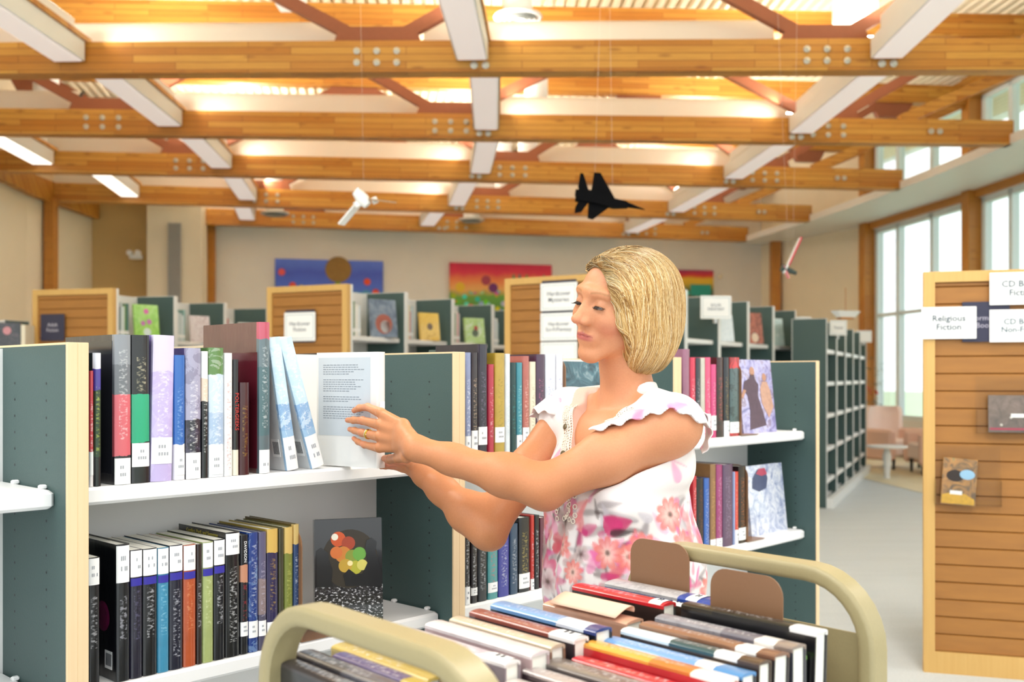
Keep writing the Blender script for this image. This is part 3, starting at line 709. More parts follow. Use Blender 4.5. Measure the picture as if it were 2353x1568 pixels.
faceout(NR, 1309, 1400, 830, ZS1, artmat(['#1f3038', '#2f4a55', '#4c7280', '#9fb6ba'], 12), 'dark teal face-out book half hidden behind her neck', v=.1)
def fantasy(t, w, H):
    sk = plain('#b98a72', .35); dk = plain('#5a4552', .35, .3, 60)
    blob(t, 'cover_figure', dk, [(w * x, H * z) for x, z in [(.2, .05), (.25, .3), (.22, .5), (.1, .6), (.14, .7), (.3, .74), (.34, .8), (.45, .8), (.48, .72), (.56, .66), (.52, .5), (.62, .3), (.7, .1)]])
    blob(t, 'cover_face', sk, circ(w * .4, H * .84, w * .07)); blob(t, 'cover_arm', sk, [(w * x, H * z) for x, z in [(.1, .6), (.02, .5), (.06, .47), (.18, .58)]], -.0014)
    blob(t, 'cover_figure', plain('#c49a86', .35, .3, 60), [(w * x, H * z) for x, z in [(.62, .4), (.6, .6), (.68, .7), (.82, .7), (.9, .58), (.96, .35), (.8, .2)]]); blob(t, 'cover_face', sk, circ(w * .75, H * .76, w * .06))
faceout(NR, 1709, 1785, 826, ZS1, artmat(['#5b5f8e', '#8f86b8', '#b9b4dc', '#8a7690', '#d9d4ea'], 14, 4), 'lilac fantasy cover with two figures, face out on the upper right shelf', fantasy, v=.1)
def winter(t, w, H):
    blob(t, 'cover_hood', plain('#4c5474', .35, .2, 40), [(w * x, H * z) for x, z in [(.12, .68), (.15, .82), (.3, .94), (.5, .94), (.56, .8), (.5, .66), (.3, .62)]])
    blob(t, 'cover_cap', plain('#b84a62', .35, .1, 40), [(w * x, H * z) for x, z in [(.25, .88), (.34, .95), (.5, .95), (.55, .86), (.4, .84)]], -.0014)
faceout(NR, 1728, 1810, 1068, ZS2, artmat(['#7d86b0', '#a9b2d0', '#c9cfe2', '#e6e8f0', '#9aa2c4'], 20, 9), 'pale lilac winter cover, face out on the lower right shelf', winter, v=.1)

GC = 'books on the upper shelf behind the woman'
for a in [(1071, 1084, 811, '#8d97bb', '#7a84aa', 'pale grey blue book, first right of the green divider', '#ffffff', (.0, .2)), (1085, 1100, 811, '#33282e', '#2a2026', 'dark brown book with pale portrait print beside the grey blue one', '#d9b79a', (.05, .25)),
          (1101, 1122, 792, '#2b2536', '#241f2c', 'tall very dark violet book rising above the divider', '#8a7a9a', (.1, .26)), (1124, 1137, 838, '#b52a44', '#c9c3d4', 'crimson book with silvery side, upper shelf', '#e9c9cf', None),
          (1139, 1162, 812, '#b89a3c', '#a88f34', 'mustard gold book with glossy jacket', '#7a6a2c', (.12, .27)), (1163, 1174, 814, '#dfe6ea', '#d8dee2', 'thin pale blue white book right of the gold one', '#8fb0c8', None),
          (1176, 1188, 834, '#123a3c', '#10302f', 'dark teal book back, upper shelf', '#2f8a8c', None), (1189, 1202, 834, '#3b8e9e', '#123436', 'turquoise book on the upper shelf left of the brick red one', '#bfe6ea', (.0, .2)), (1203, 1218, 819, '#b3645a', '#a85c50', 'brick red book on the upper shelf', '#f0cfc4', (.1, .26)),
          (1219, 1233, 832, '#e6dcc4', '#ddd2b8', 'cream book left of the aubergine one', '#8a7a5a', (0, .2)), (1234, 1254, 815, '#4a2f4a', '#3c2438', 'aubergine book on the upper shelf', '#c46a94', (.1, .25)), (1255, 1279, 815, '#dfe3f4', '#d9ddf0', 'white book with blue ink title, left of the bookend', '#3d38b0', (.1, .25)), (1280, 1296, 815, '#e9e8f4', '#e3e2f0', 'white book with violet title against the bookend', '#4c3aa8', (.0, .2))]:
    shelf_book(NR, a[0], a[1], a[2], ZS1, .17, cm([(0, a[3])], a[4], a[6]), a[5], GC, lab=a[7])
GD = 'books on the lower shelf behind the woman'
for a in [(1069, 1082, 1205, '#17151a', 'black book with square white label, first right of the divider, lower shelf', (.0, .22)), (1084, 1099, 1210, '#1a1014', 'black book with pink title block, lower shelf', (.1, .2)), (1100, 1121, 1212, '#15171f', 'thick black book behind the lower arm', None),
          (1123, 1146, 1225, '#4d9a9c', 'sea green book with red letters under the elbow', (.1, .25)), (1147, 1172, 1215, '#3c3f9a', 'indigo book with silver print, lower shelf', None), (1174, 1192, 1205, '#2f4a66', 'slate blue book, lower shelf', None),
          (1194, 1220, 1190, '#14161c', 'tall black book with gold script under the elbow', (.05, .25)), (1221, 1229, 1185, '#c33028', 'thin red and white book beside the gold script one', (.0, .15)), (1230, 1241, 1185, '#17171b', 'black book half hidden behind her blouse', None),
          (1243, 1262, 1190, '#6a3440', 'maroon book hidden behind her blouse', None)]:
    shelf_book(NR, a[0], a[1], a[2], ZS2, .17, cm([(0, a[3])], a[3], {'#4d9a9c': '#d0323a', '#14161c': '#c9b45a'}.get(a[3], '#d8dce6'), tband=(.15, .8)), a[4], GD, lab=a[5])
GE = 'books on the upper shelf right of the woman'
for a in [(1571, 1587, 803, '#97617a', 'tall mauve book touching her hair', None, None), (1588, 1600, 822, '#d0284c', 'bright red book beside the mauve one', '#f0f0f8', None), (1601, 1611, 823, '#2a2c38', 'thin black book right of the bright red one', '#e0e0e8', None), (1612, 1622, 823, '#c9c4b6', 'thin stone coloured book', None, (0, .15)),
          (1623, 1635, 822, '#e0507a', 'rose pink book with white label', '#f6d0de', (.14, .3)), (1636, 1648, 838, '#cf3f7c', 'shorter magenta pink book', '#f3c6da', (.1, .3)), (1649, 1664, 822, '#3a1c1e', 'black book with red flecks', '#e0565a', None), (1665, 1678, 822, '#1d1f2a', 'black book with gold title left of the bookend', '#b99a4a', (0, .2)), (1679, 1701, 822, '#4c5f62', 'grey green book with red patch at the top of its spine', '#1c2426', (.04, .18))]:
    sp_ = [(0, a[3])] if '#4c5f62' not in a[3] else [(0, '#c2343c'), (.06, '#4c5f62'), (.86, '#d0343c')]
    shelf_book(NR, a[0], a[1], a[2], ZS1, .17, cm(sp_, a[3], a[5], swirl=.5 if a[3] in ('#3a1c1e', '#4c5f62') else 0, tint2='#151214'), a[4], GE, lab=a[6])
GF = 'books on the lower shelf right of the woman'
for a in [(1594, 1602, 1095, '#c8323c', 'thin red book at the blouse edge, lower right shelf', '#ffffff', None), (1603, 1619, 1100, '#141216', 'black book with small portrait, lower right shelf', '#8a3a3c', None), (1620, 1632, 1100, '#2f62b4', 'blue and white book, lower right shelf', '#e8eef8', None), (1634, 1647, 1068, '#8f6a44', 'tall brown gold book, lower right shelf', '#e0b070', (0, .12)),
          (1648, 1662, 1069, '#9a3a72', 'magenta violet book, lower right shelf', '#e6b9dc', (0, .12)), (1663, 1686, 1068, '#5c4664', 'thick plum coloured book, lower right shelf', '#b0a0c0', None), (1687, 1690, 1085, '#9fb0d8', 'very thin light blue book', None, None), (1691, 1698, 1085, '#d8483a', 'thin orange red book, lower right shelf', '#f6e0c0', (0, .2)), (1699, 1716, 1072, '#1c1210', 'black book with flame pattern against the bookend', '#e07a2c', (.04, .2))]:
    shelf_book(NR, a[0], a[1], a[2], ZS2, .17, cm([(0, a[3])], a[3], a[5], tband=(.1, .85)), a[4], GF, lab=a[6])

# the book in her hands
HB = empty('held_book', (0, 0, 0), 0, 'pale white book held upright in her hands, its back cover full of small print', 'book')
pS = W(868, 1076, 2.29); pF = W(728, 1072, 2.40); dv = Vector((pF.x - pS.x, pF.y - pS.y, 0)); wB = dv.length; aB = math.atan2(dv.y, dv.x)
HB.location = (pS.x, pS.y, ZS1 + .003); HB_T = .028; HB_H = .262
# local y runs from the spine to the fore edge; local +x is the cover turned away from the camera
HB.rotation_euler = (Matrix.Rotation(aB - R_(90), 3, 'Z') @ Matrix.Rotation(R_(0), 3, 'Y')).to_euler()
# finish the held book
_x = Vector((dv.normalized().y, -dv.normalized().x, 0)); HB.location = Vector(HB.location) + _x * HB_T / 2
m, p = book_mesh(HB_T, HB_H, wB, b=.0028)
M_hb = NT('pale_jacket'); _s = M_hb; _n = _s.noise(_s.coord(), 6, 3); _s.base(_s.mix(_n.outputs[0], L('#dfe0de'), L('#eceae6'))); _s.set(Roughness=.2); _s.p.inputs['Coat Weight'].default_value = .8; M_hb = _s.m
m.build('cover', M_hb, HB, smooth=True); p.build('page_block', M_paper, HB)
m = MB(); m.box(-HB_T / 2 - .0006, -HB_T / 2 - .0001, .022, wB - .006, .07, HB_H - .012); pn = m.build('print_panel', plain('#c3cbd2', .25, .05, 8, coat=.6), HB)
m = MB(); rr = random.Random(5); z = HB_H - .03
for para, nl in enumerate((5, 6, 3, 6)):
    for i in range(nl):
        y = wB - .022; ye = .045 + (rr.random() * .03 if i < nl - 1 else .05)
        while y > ye:
            w_ = .004 + rr.random() * .006; m.box(-HB_T / 2 - .0009, -HB_T / 2 - .0006, y - w_, y, z, z + .0016); y -= w_ + .0022
        z -= .0052
    z -= .008
m.build('small_print', plain('#7b8590', .5), pn)
m = MB(); m.box(-.008, .008, -.0012, -.0006, .12, .15); m.build('spine_label', M_label, HB)

# ------------------------------------------------------------------ the woman : one implicit surface, then meshed
def npv(v): return np.array([v[0], v[1], v[2]], dtype=np.float64)
def smin(a, b, k):
    h = np.clip(.5 + .5 * (b - a) / k, 0, 1); return b + (a - b) * h - k * h * (1 - h)
def smax(a, b, k): return -smin(-a, -b, k)
def sd_cap(P, a, b, ra, rb):
    a = npv(a); b = npv(b); ba = b - a; pa = P - a; h = np.clip(pa @ ba / (ba @ ba), 0, 1)
    return np.linalg.norm(pa - h[:, None] * ba, axis=1) - (ra + (rb - ra) * h)
def sd_ell(P, c, r, R=None):
    q = P - npv(c)
    if R is not None: q = q @ R
    r = np.array(r); k0 = np.linalg.norm(q / r, axis=1); k1 = np.linalg.norm(q / (r * r), axis=1)
    return np.where(k1 > 1e-9, k0 * (k0 - 1) / np.maximum(k1, 1e-9), -min(r))
def surf_nets(f, lo, hi, h, smooth_steps=5):
    lo = np.array(lo, float); n = np.ceil((np.array(hi) - lo) / h).astype(int); B = 8; nb = (n + B - 1) // B; n = nb * B
    cb = np.stack(np.meshgrid(*[np.arange(k) for k in nb], indexing='ij'), -1).reshape(-1, 3)
    dc = f(lo + (cb * B + B / 2 - .5) * h)
    V = np.repeat(np.repeat(np.repeat(np.sign(dc).reshape(nb).astype(np.float32), B, 0), B, 1), B, 2)
    act = cb[np.abs(dc) < B * h * .866 * 1.5 + .006]
    off = np.stack(np.meshgrid(np.arange(B), np.arange(B), np.arange(B), indexing='ij'), -1).reshape(-1, 3)
    CH = 400
    for i in range(0, len(act), CH):
        idx = (act[i:i + CH, None, :] * B + off[None]).reshape(-1, 3); d = f(lo + idx * h)
        V[idx[:, 0], idx[:, 1], idx[:, 2]] = d
    S = V < 0
    c = np.zeros(tuple(k - 1 for k in n), np.int8)
    for dx in (0, 1):
        for dy in (0, 1):
            for dz in (0, 1): c += S[dx:n[0] - 1 + dx, dy:n[1] - 1 + dy, dz:n[2] - 1 + dz]
    mixm = (c > 0) & (c < 8); ids = -np.ones(mixm.shape, np.int64); w = np.argwhere(mixm); ids[mixm] = np.arange(len(w))
    P = lo + (w + .5) * h
    faces = []
    for ax in range(3):
        s0 = [slice(None)] * 3; s1 = [slice(None)] * 3; s0[ax] = slice(0, n[ax] - 1); s1[ax] = slice(1, n[ax])
        A = S[tuple(s0)]; Bm = S[tuple(s1)]; e = np.argwhere(A != Bm); o1, o2 = [(1, 2), (2, 0), (0, 1)][ax]
        e = e[(e[:, o1] > 0) & (e[:, o2] > 0) & (e[:, o1] < n[o1] - 1) & (e[:, o2] < n[o2] - 1)]
        fl = A[e[:, 0], e[:, 1], e[:, 2]]
        q = []
        for (a, b) in ((0, 0), (-1, 0), (-1, -1), (0, -1)):
            t = e.copy(); t[:, o1] += a; t[:, o2] += b; q.append(ids[t[:, 0], t[:, 1], t[:, 2]])
        q = np.stack(q, 1); q[~fl] = q[~fl][:, ::-1]; q = q[(q >= 0).all(1)]; faces.append(q)
    Fc = np.concatenate(faces)
    e_ = h * .3
    for it in range(smooth_steps):
        # relax then project
        if it < 3:
            acc = np.zeros_like(P); cnt = np.zeros(len(P))
            for a, b in ((0, 1), (1, 2), (2, 3), (3, 0)):
                np.add.at(acc, Fc[:, a], P[Fc[:, b]]); np.add.at(acc, Fc[:, b], P[Fc[:, a]]); np.add.at(cnt, Fc[:, a], 1); np.add.at(cnt, Fc[:, b], 1)
            P = P * .5 + .5 * acc / np.maximum(cnt, 1)[:, None]
        d = f(P); g = np.stack([f(P + e_ * np.eye(3)[i]) - d for i in range(3)], 1) / e_
        gn = np.maximum((g * g).sum(1), .25); P = P - np.clip(d / gn, -h, h)[:, None] * g
    return P, Fc
def np_mesh(name, P, Fc, mat, parent=None, col=None):
    me = bpy.data.meshes.new(name); me.vertices.add(len(P)); me.vertices.foreach_set('co', P.astype(np.float32).ravel())
    me.loops.add(Fc.size); me.loops.foreach_set('vertex_index', Fc.astype(np.int32).ravel())
    me.polygons.add(len(Fc)); me.polygons.foreach_set('loop_start', np.arange(0, Fc.size, 4, dtype=np.int32))
    try: me.polygons.foreach_set('loop_total', np.full(len(Fc), 4, np.int32))
    except Exception: pass
    me.polygons.foreach_set('use_smooth', np.ones(len(Fc), bool)); me.update(calc_edges=True); me.validate()
    me.materials.append(mat)
    if col is not None:
        a = me.color_attributes.new('tint', 'FLOAT_COLOR', 'POINT'); c4 = np.concatenate([col, np.ones((len(P), 1))], 1).astype(np.float32); a.data.foreach_set('color', c4.ravel())
    o = bpy.data.objects.new(name, me); COL.objects.link(o)
    if parent: o.parent = parent
    return o

WOM = empty('person', (.235, 2.16, 0), 0, 'woman with blond bob and floral blouse, reaching out to hold a book on a shelf', 'person')
WO = npv(WOM.location)
# body frame
Fb = np.array([-.79, -.61, 0.]); Fb /= np.linalg.norm(Fb); Lb = np.array([-Fb[1], Fb[0], 0.]); Ub = np.array([0, 0, 1.])
# her left hand side points to the camera
SHL = npv((.322, 2.035, 1.282)); SHR = npv((.125, 2.31, 1.292)); NB = npv((.247, 2.185, 1.335)); BC = npv((.232, 2.165, 0))
ELL = npv(W(1246, 1120, 2.03)); WRL = npv(W(957, 1031, 2.11)); ELR = npv(W(1120, 1215, 2.17)); WRR = npv(W(975, 1092, 2.29))
# head frame
HC = npv(W(1418, 704, 2.13))
yaw = R_(53); Fh = np.array([-math.sin(yaw), -math.cos(yaw), 0.]); Lh = np.array([-Fh[1], Fh[0], 0.])
pitch = R_(6); roll = R_(13)
Rz = np.stack([Lh, Fh, Ub], 1)         # columns : left, forward, up
Rp = np.array([[1, 0, 0], [0, math.cos(pitch), math.sin(pitch)], [0, -math.sin(pitch), math.cos(pitch)]])
Rr = np.array([[math.cos(roll), 0, math.sin(roll)], [0, 1, 0], [-math.sin(roll), 0, math.cos(roll)]])
HR = Rz @ Rp @ Rr; HS = .95
def to_head(P): return (P - HC) @ HR / HS
def from_head(q): return HC + (np.asarray(q, float) * HS) @ HR.T
def head_sdf(q):
    E = sd_ell; C = sd_cap
    d = E(q, (0, -.015, .040), (.073, .093, .077))
    d = smin(d, E(q, (0, .032, -.012), (.0595, .060, .088)), .03)
    # flat planes of the cheeks and jaw
    for s in (-1, 1):
        d = smin(d, C(q, (s * .011, .068, -.099), (s * .049, .006, -.055), .017, .019), .024)
        d = smin(d, E(q, (s * .040, .058, -.020), (.024, .026, .024)), .022)
        d = smin(d, C(q, (s * .008, .0835, .037), (s * .042, .072, .035), .011, .010), .014)
        d = smax(d, -E(q, (s * .0325, .0965, .012), (.0195, .0145, .0135)), .012)
    d = smin(d, E(q, (0, .076, -.098), (.019, .015, .015)), .018)
    d = smin(d, E(q, (0, .080, -.062), (.030, .017, .022)), .014)
    # nose
    for s in (-1, 1): d = smin(d, E(q, (s * .0175, .0790, -.0090), (.0120, .0125, .0170)), .010)
    for s in (-1, 1): d = smin(d, E(q, (s * .0095, .0930, -.0120), (.0080, .0100, .0120)), .008)
    n = C(q, (0, .085, .022), (0, .113, -.018), .0065, .0095)
    n = smin(n, E(q, (0, .1165, -.0205), (.0108, .0098, .0088)), .008)
    for s in (-1, 1): n = smin(n, E(q, (s * .0125, .1015, -.0250), (.0078, .012, .0082)), .006)
    d = smin(d, n, .013)
    for s in (-1, 1): d = smax(d, -E(q, (s * .0062, .1075, -.0330), (.0036, .0055, .0035)), .003)
    # lips
    up = smin(E(q, (-.008, .0905, -.0530), (.0130, .0066, .0036)), E(q, (.008, .0905, -.0530), (.0130, .0066, .0036)), .006)
    for s in (-1, 1): up = smin(up, C(q, (0, .0900, -.0545), (s * .026, .0775, -.0570), .0034, .0012), .004)
    lo = E(q, (0, .0880, -.0625), (.0175, .0074, .0050)); d = smin(d, up, .004); d = smin(d, lo, .006)
    for s in (-1, 1): d = smax(d, -C(q, (0, .0975, -.0572), (s * .0265, .0815, -.0582), .0013, .0010), .0016)
    d = smax(d, -E(q, (0, .0985, -.0435), (.0032, .005, .0075)), .006)      # philtrum
    # eyelids around the eyeballs
    for s in (-1, 1):
        lid = E(q, (s * .031, .0735, .010), (.0146, .0146, .0146))
        sl = E(q, (s * .0318, .0885, .0062), (.0140, .0105, .0036))
        lid = smax(lid, -sl, .0012); d = smin(d, lid, .005); d = smax(d, -E(q, (s * .0318, .0905, .0062), (.0132, .0095, .0033)), .001)
    return d
def culled(P, c, r, fn, pad=.03):
    d0 = np.linalg.norm(P - c, axis=1) - r; out = np.maximum(d0, pad) + .0; k = d0 < pad
    if k.any(): out[k] = fn(P[k])
    return out
def head_w(P): return culled(P, HC, .19, lambda Q: head_sdf(to_head(Q)) * HS)
def finger(P, pts, rs, k=.005):
    d = None
    for a, b, ra, rb in zip(pts[:-1], pts[1:], rs[:-1], rs[1:]):
        c = sd_cap(P, a, b, ra, rb); d = c if d is None else smin(d, c, k)
    return d
# left hand (nearer the camera), fingers laid on the back cover of the book
LF = {'index': [(926, 978, 2.165), (876, 950, 2.225), (845, 936, 2.275), (826, 938, 2.300), (814, 944, 2.314)],
      'middle': [(924, 995, 2.155), (874, 977, 2.215), (833, 967, 2.268), (812, 966, 2.300), (799, 966, 2.318)],
      'ring': [(922, 1012, 2.155), (872, 1004, 2.212), (832, 995, 2.265), (815, 990, 2.297), (804, 987, 2.314)],
      'little': [(922, 1027, 2.165), (872, 1030, 2.215), (838, 1023, 2.262), (823, 1016, 2.288), (813, 1008, 2.305)]}
LFr = {'index': (.0125, .0118, .0088, .0078, .0066), 'middle': (.0125, .0120, .0090, .0080, .0066), 'ring': (.0125, .0115, .0086, .0076, .0062), 'little': (.0125, .0108, .0076, .0066, .0056)}
LFp = {k: [npv(W(*p)) for p in v] for k, v in LF.items()}
LTh = [npv(W(*p)) for p in ((935, 1050, 2.14), (915, 1052, 2.20), (897, 1055, 2.262), (884, 1054, 2.300))]
# right hand lies on the shelf behind the spine
RF = {'index': [(952, 1074, 2.30), (925, 1066, 2.315), (905, 1064, 2.32), (893, 1066, 2.325), (884, 1070, 2.33)],
      'middle': [(952, 1080, 2.31), (922, 1073, 2.33), (900, 1070, 2.345), (886, 1071, 2.355), (876, 1073, 2.365)],
      'ring': [(952, 1082, 2.325), (925, 1075, 2.35), (905, 1071, 2.37), (892, 1071, 2.38), (882, 1072, 2.39)],
      'little': [(955, 1082, 2.34), (930, 1076, 2.37), (912, 1072, 2.39), (901, 1071, 2.40), (893, 1072, 2.41)]}
RFp = {k: [npv(W(*p)) for p in v] for k, v in RF.items()}
RTh = [npv(W(*p)) for p in ((962, 1075, 2.29), (940, 1062, 2.285), (918, 1058, 2.285), (898, 1060, 2.29))]
def hand(P, wr, Fp, Fr, Th, kk):
    pal = None
    for k_ in ('index', 'middle', 'ring', 'little'):
        c = sd_cap(P, Fp[k_][0], Fp[k_][1], Fr[k_][0] * .95, Fr[k_][1] * .93); pal = c if pal is None else smin(pal, c, .012)
        c = sd_cap(P, wr, Fp[k_][0], .0200, .0130); pal = smin(pal, c, .012)
    out = smin(pal, finger(P, [wr * .3 + Th[0] * .7] + Th, (.013, .0125, .011, .0095, .0075)), .010)
    for k_ in Fp:
        f_ = finger(P, Fp[k_][1:], Fr[k_][1:]); 
        q = sd_ell(P, Fp[k_][1] + np.array([-.001, -.006, .003]), (.0085, .0085, .0085)); f_ = smin(f_, q, .006)
        out = np.minimum(out, smin(pal, f_, .006)) if out is None else np.minimum(smin(out, f_ + .0004, .003), out)
    return out
def forearm(P, e, w, side):
    a = w - e; n = a / np.linalg.norm(a)
    d = sd_cap(P, e, e + a * .32, .038, .0385); d = smin(d, sd_cap(P, e + a * .3, e + a * .72, .0385, .0300), .02)
    d = smin(d, sd_cap(P, e + a * .7, w, .0300, .0255), .02)
    d = smin(d, sd_ell(P, e + a * .22 + np.array([0, 0, .006]), (.045, .038, .037)), .03)
    return d
def body_sdf(P):
    T0 = None
    cx_ = lambda z, lat=0., fw=0.: BC + Ub * z + Lb * lat + Fb * fw
    Rb = np.stack([Lb, Fb, Ub], 1)
    d = sd_ell(P, cx_(1.15), (.15, .10, .17), Rb)
    d = smin(d, sd_ell(P, cx_(1.235, 0, .01), (.145, .085, .075), Rb), .03)
    d = smin(d, sd_cap(P, NB + Lb * .03 - Ub * .01, SHL + Ub * .01, .036, .044), .04)
    d = smin(d, sd_cap(P, NB - Lb * .03 - Ub * .01, SHR + Ub * .01, .036, .044), .04)
    d = smin(d, sd_cap(P, BC + Ub * 1.27 + Fb * .055 + Lb * .02, SHL + Fb * .02 + Ub * .012, .010, .010), .022)   # collar bones
    d = smin(d, sd_cap(P, BC + Ub * 1.27 + Fb * .055 - Lb * .02, SHR + Fb * .02 + Ub * .012, .010, .010), .022)
    hn = from_head((0, -.012, -.045))
    d = smin(d, sd_cap(P, NB - Fb * .005, hn, .054, .052), .035)
    for s in (-1, 1):
        d = smin(d, sd_cap(P, NB + Fb * .045 + Lb * .012 * s - Ub * .028, from_head((s * .045, -.02, -.06)), .009, .011), .02)
    # arms
    a = ELL - SHL; d = smin(d, sd_ell(P, SHL + a * .06, (.050, .049, .049)), .03)
    ar = smin(sd_cap(P, SHL, SHL + a * .5, .0525, .0500), sd_cap(P, SHL + a * .5, ELL, .0500, .0390), .03)
    a2 = WRL - ELL
    ar = smin(ar, forearm(P, ELL, WRL, 1), .03); ar = smin(ar, sd_ell(P, ELL + np.array([.012, -.006, -.022]), (.022, .02, .018)), .022)
    d = smin(d, ar, .03)
    a = ELR - SHR; ar = smin(sd_cap(P, SHR, SHR + a * .5, .048, .044), sd_cap(P, SHR + a * .5, ELR, .044, .037), .03)
    ar = smin(ar, forearm(P, ELR, WRR, -1), .03); ar = smin(ar, sd_ell(P, ELR + np.array([.008, 0, -.024]), (.024, .022, .018)), .022)
    d = smin(d, ar, .02)
    d = smin(d, culled(P, (WRL + LFp['middle'][4]) / 2, .16, lambda Q: hand(Q, WRL, LFp, LFr, LTh, .01)), .014)
    d = smin(d, culled(P, (WRR + RFp['middle'][4]) / 2, .15, lambda Q: hand(Q, WRR, RFp, LFr, RTh, .01)), .014)
    return d
def full_sdf(P):
    return smin(body_sdf(P), head_w(P), .022)
ZCUT = 1.395
def local_f(P):
    return full_sdf(P)
PS, FS = surf_nets(full_sdf, (-.38, 1.93, .98), (.46, 2.48, 1.67), .0021)
q = to_head(PS)
SKIN = np.array(L('#d4926a')); PINK = np.array(L('#d98672')); LIP = np.array(L('#b95f5c')); BROW = np.array(L('#a5764e')); TAN = np.array(L('#bf7c4e'))
col = np.tile(SKIN, (len(PS), 1))
def blend(w, c):
    global col
    w = np.clip(w, 0, 1)[:, None]; col = col * (1 - w) + c * w
gs = lambda q, c, r: np.exp(-((q - np.array(c)) ** 2 / np.array(r) ** 2).sum(1))
arms = (PS[:, 2] < 1.30) & (PS[:, 0] < .2)
blend(.55 * (PS[:, 2] < 1.31) * np.clip((.12 - PS[:, 0]) / .1 + .6, 0, 1), TAN)
for s in (-1, 1):
    blend(.6 * gs(q, (s * .045, .06, -.035), (.022, .03, .020)), PINK)
    bx = q[:, 0] * s; zb = .0345 + .0045 * np.cos((bx - .033) / .022 * 1.4)
    blend(.75 * np.exp(-((q[:, 2] - zb) / .0026) ** 2) * (bx > .014) * (bx < .052) * (q[:, 1] > .05), BROW)
    dz_ = q[:, 2] - (.0094 - .0030 * ((bx - .0318) / .0138) ** 2); blend(.85 * np.exp(-(dz_ / .0013) ** 2) * (np.abs(bx - .0318) < .0145) * (q[:, 1] > .06), np.array(L('#4a3026')))
    blend(.35 * gs(q, (s * .031, .085, .018), (.016, .02, .007)), np.array(L('#a9785f')))
blend(.5 * gs(q, (0, .115, -.025), (.014, .015, .010)), PINK)
lipw = np.exp(-((q[:, 0] / .0255) ** 6)) * (q[:, 1] > .070) * (1 / (1 + np.exp(-(q[:, 2] + .0672) / .0006))) * (1 / (1 + np.exp((q[:, 2] + .0497 + .0035 * np.abs(q[:, 0] / .02)) / .0006)))
blend(.85 * lipw, LIP); blend(.8 * np.exp(-((q[:, 2] + .0575) / .0009) ** 2) * (np.abs(q[:, 0]) < .026) * (q[:, 1] > .07), np.array(L('#7a3034')))
for k_ in LFp:
    for j in (2, 4): 
        dd = np.linalg.norm(PS - LFp[k_][j], axis=1); blend(.45 * np.exp(-(dd / .010) ** 2), PINK)
for pt in list(RFp['index'][2:]) + [RTh[2], RTh[3]]: blend(.4 * np.exp(-(np.linalg.norm(PS - pt, axis=1) / .02) ** 2), PINK)
blend(.35 * np.exp(-(np.linalg.norm(PS - (ELL + np.array([.012, -.02, -.03])), axis=1) / .025) ** 2), PINK)
for c_ in ((1262, 1143, 2.0), ):
    pass
body = np_mesh('body', PS - WO, FS, vcol_mat('skin', .45, .12, .12, 260, .35), WOM, col)
# eyes
for s in (-1, 1):
    e = from_head((s * .031, .0735, .010)) - WO; m = MB(); m.lathe([(.0134 * HS * math.sin(a), -.0134 * HS * math.cos(a)) for a in [math.pi * i / 14 for i in range(1, 14)]], (0, 0, 0), 20)
    # gaze down towards the book
    gd = Vector((-.86, -.12, -.42)).normalized(); Q = gd.to_track_quat('Z', 'Y').to_matrix().to_4x4()
    o = m.build('eye', plain('#e9e4de', .15, .02), WOM, True); o.data.transform(Q); o.location = Vector(e)
    for nm, r, dz, c in (('iris', .0058, .01215, '#6b7a86'), ('pupil', .0026, .01325, '#0c0c0e')):
        m = MB(); m.lathe([(r, 0), (r * .9, .0007), (.0001, .0012)], (0, 0, dz), 18); i_ = m.build(nm, plain(c, .1), o, True); i_.data.transform(Q)
# lashes : short dark strands along the upper lid edge
m = MB()
for s in (-1, 1):
    for i in range(26):
        t = i / 25; x = s * (.0195 + .0245 * t); zc = .0100 - .0030 * ((t - .45) / .55) ** 2
        y = .0735 + math.sqrt(max(1e-6, .0149 ** 2 - (x - s * .031) ** 2 - (zc - .010) ** 2))
        a = from_head((x, y, zc)); b = from_head((x + s * (.001 + .003 * t), y + .006, zc - .0035)); c = from_head((x + s * (.002 + .005 * t), y + .0085, zc - .0030))
        m.tube([a - WO, b - WO, c - WO], [.0006, .00045, .0001], 4)
m.build('eyelashes', plain('#2a1d18', .5), WOM)

# ------------------------------------------------------------------ hair
def hair_sdf(q):
    d = sd_ell(q, (0, -.036, .040), (.088, .120, .087))
    for s in (-1, 1):
        d = smin(d, sd_ell(q, (s * .066, .000, -.012), (.0275, .058, .075)), .03)
        d = smin(d, sd_ell(q, (s * .060, -.035, -.060), (.034, .058, .072)), .03)
    d = smin(d, sd_ell(q, (.004, -.097, -.030), (.084, .068, .108)), .035); d = smin(d, sd_ell(q, (.045, -.055, -.07), (.05, .06, .08)), .03)
    d = smin(d, sd_cap(q, (.0, .058, .088), (.07, .052, .04), .014, .014), .02); d = smin(d, sd_cap(q, (.0, .058, .088), (-.07, .052, .04), .016, .014), .02)
    d = smax(d, -open_sdf(q), .010)
    d = smax(d, -(q[:, 2] + .150), .012)
    d = smax(d, -sd_cap(q, (0, .0, -.17), (0, .02, -.08), .050, .042), .01)
    return d
def open_sdf(q):
    f_ = sd_ell(q, (-.018, .120, .022), (.088, .084, .100))
    f_ = smin(f_, sd_ell(q, (0, .085, -.085), (.115, .072, .078)), .02)
    return smin(f_, sd_ell(q, (-.105, .065, -.01), (.075, .085, .125)), .02)
hlo = np.array([-.13, -.19, -.17]); hhi = np.array([.13, .12, .165])
def strandf(q):
    an = np.arctan2(q[:, 0], -(q[:, 1] + .01)); 
    return hair_sdf(q) + .0007 * np.sin(an * 46 + 3 * np.sin(q[:, 2] * 30)) + .0010 * np.sin(an * 23 + q[:, 2] * 24)
PH, FH = surf_nets(strandf, hlo, hhi, .0024)
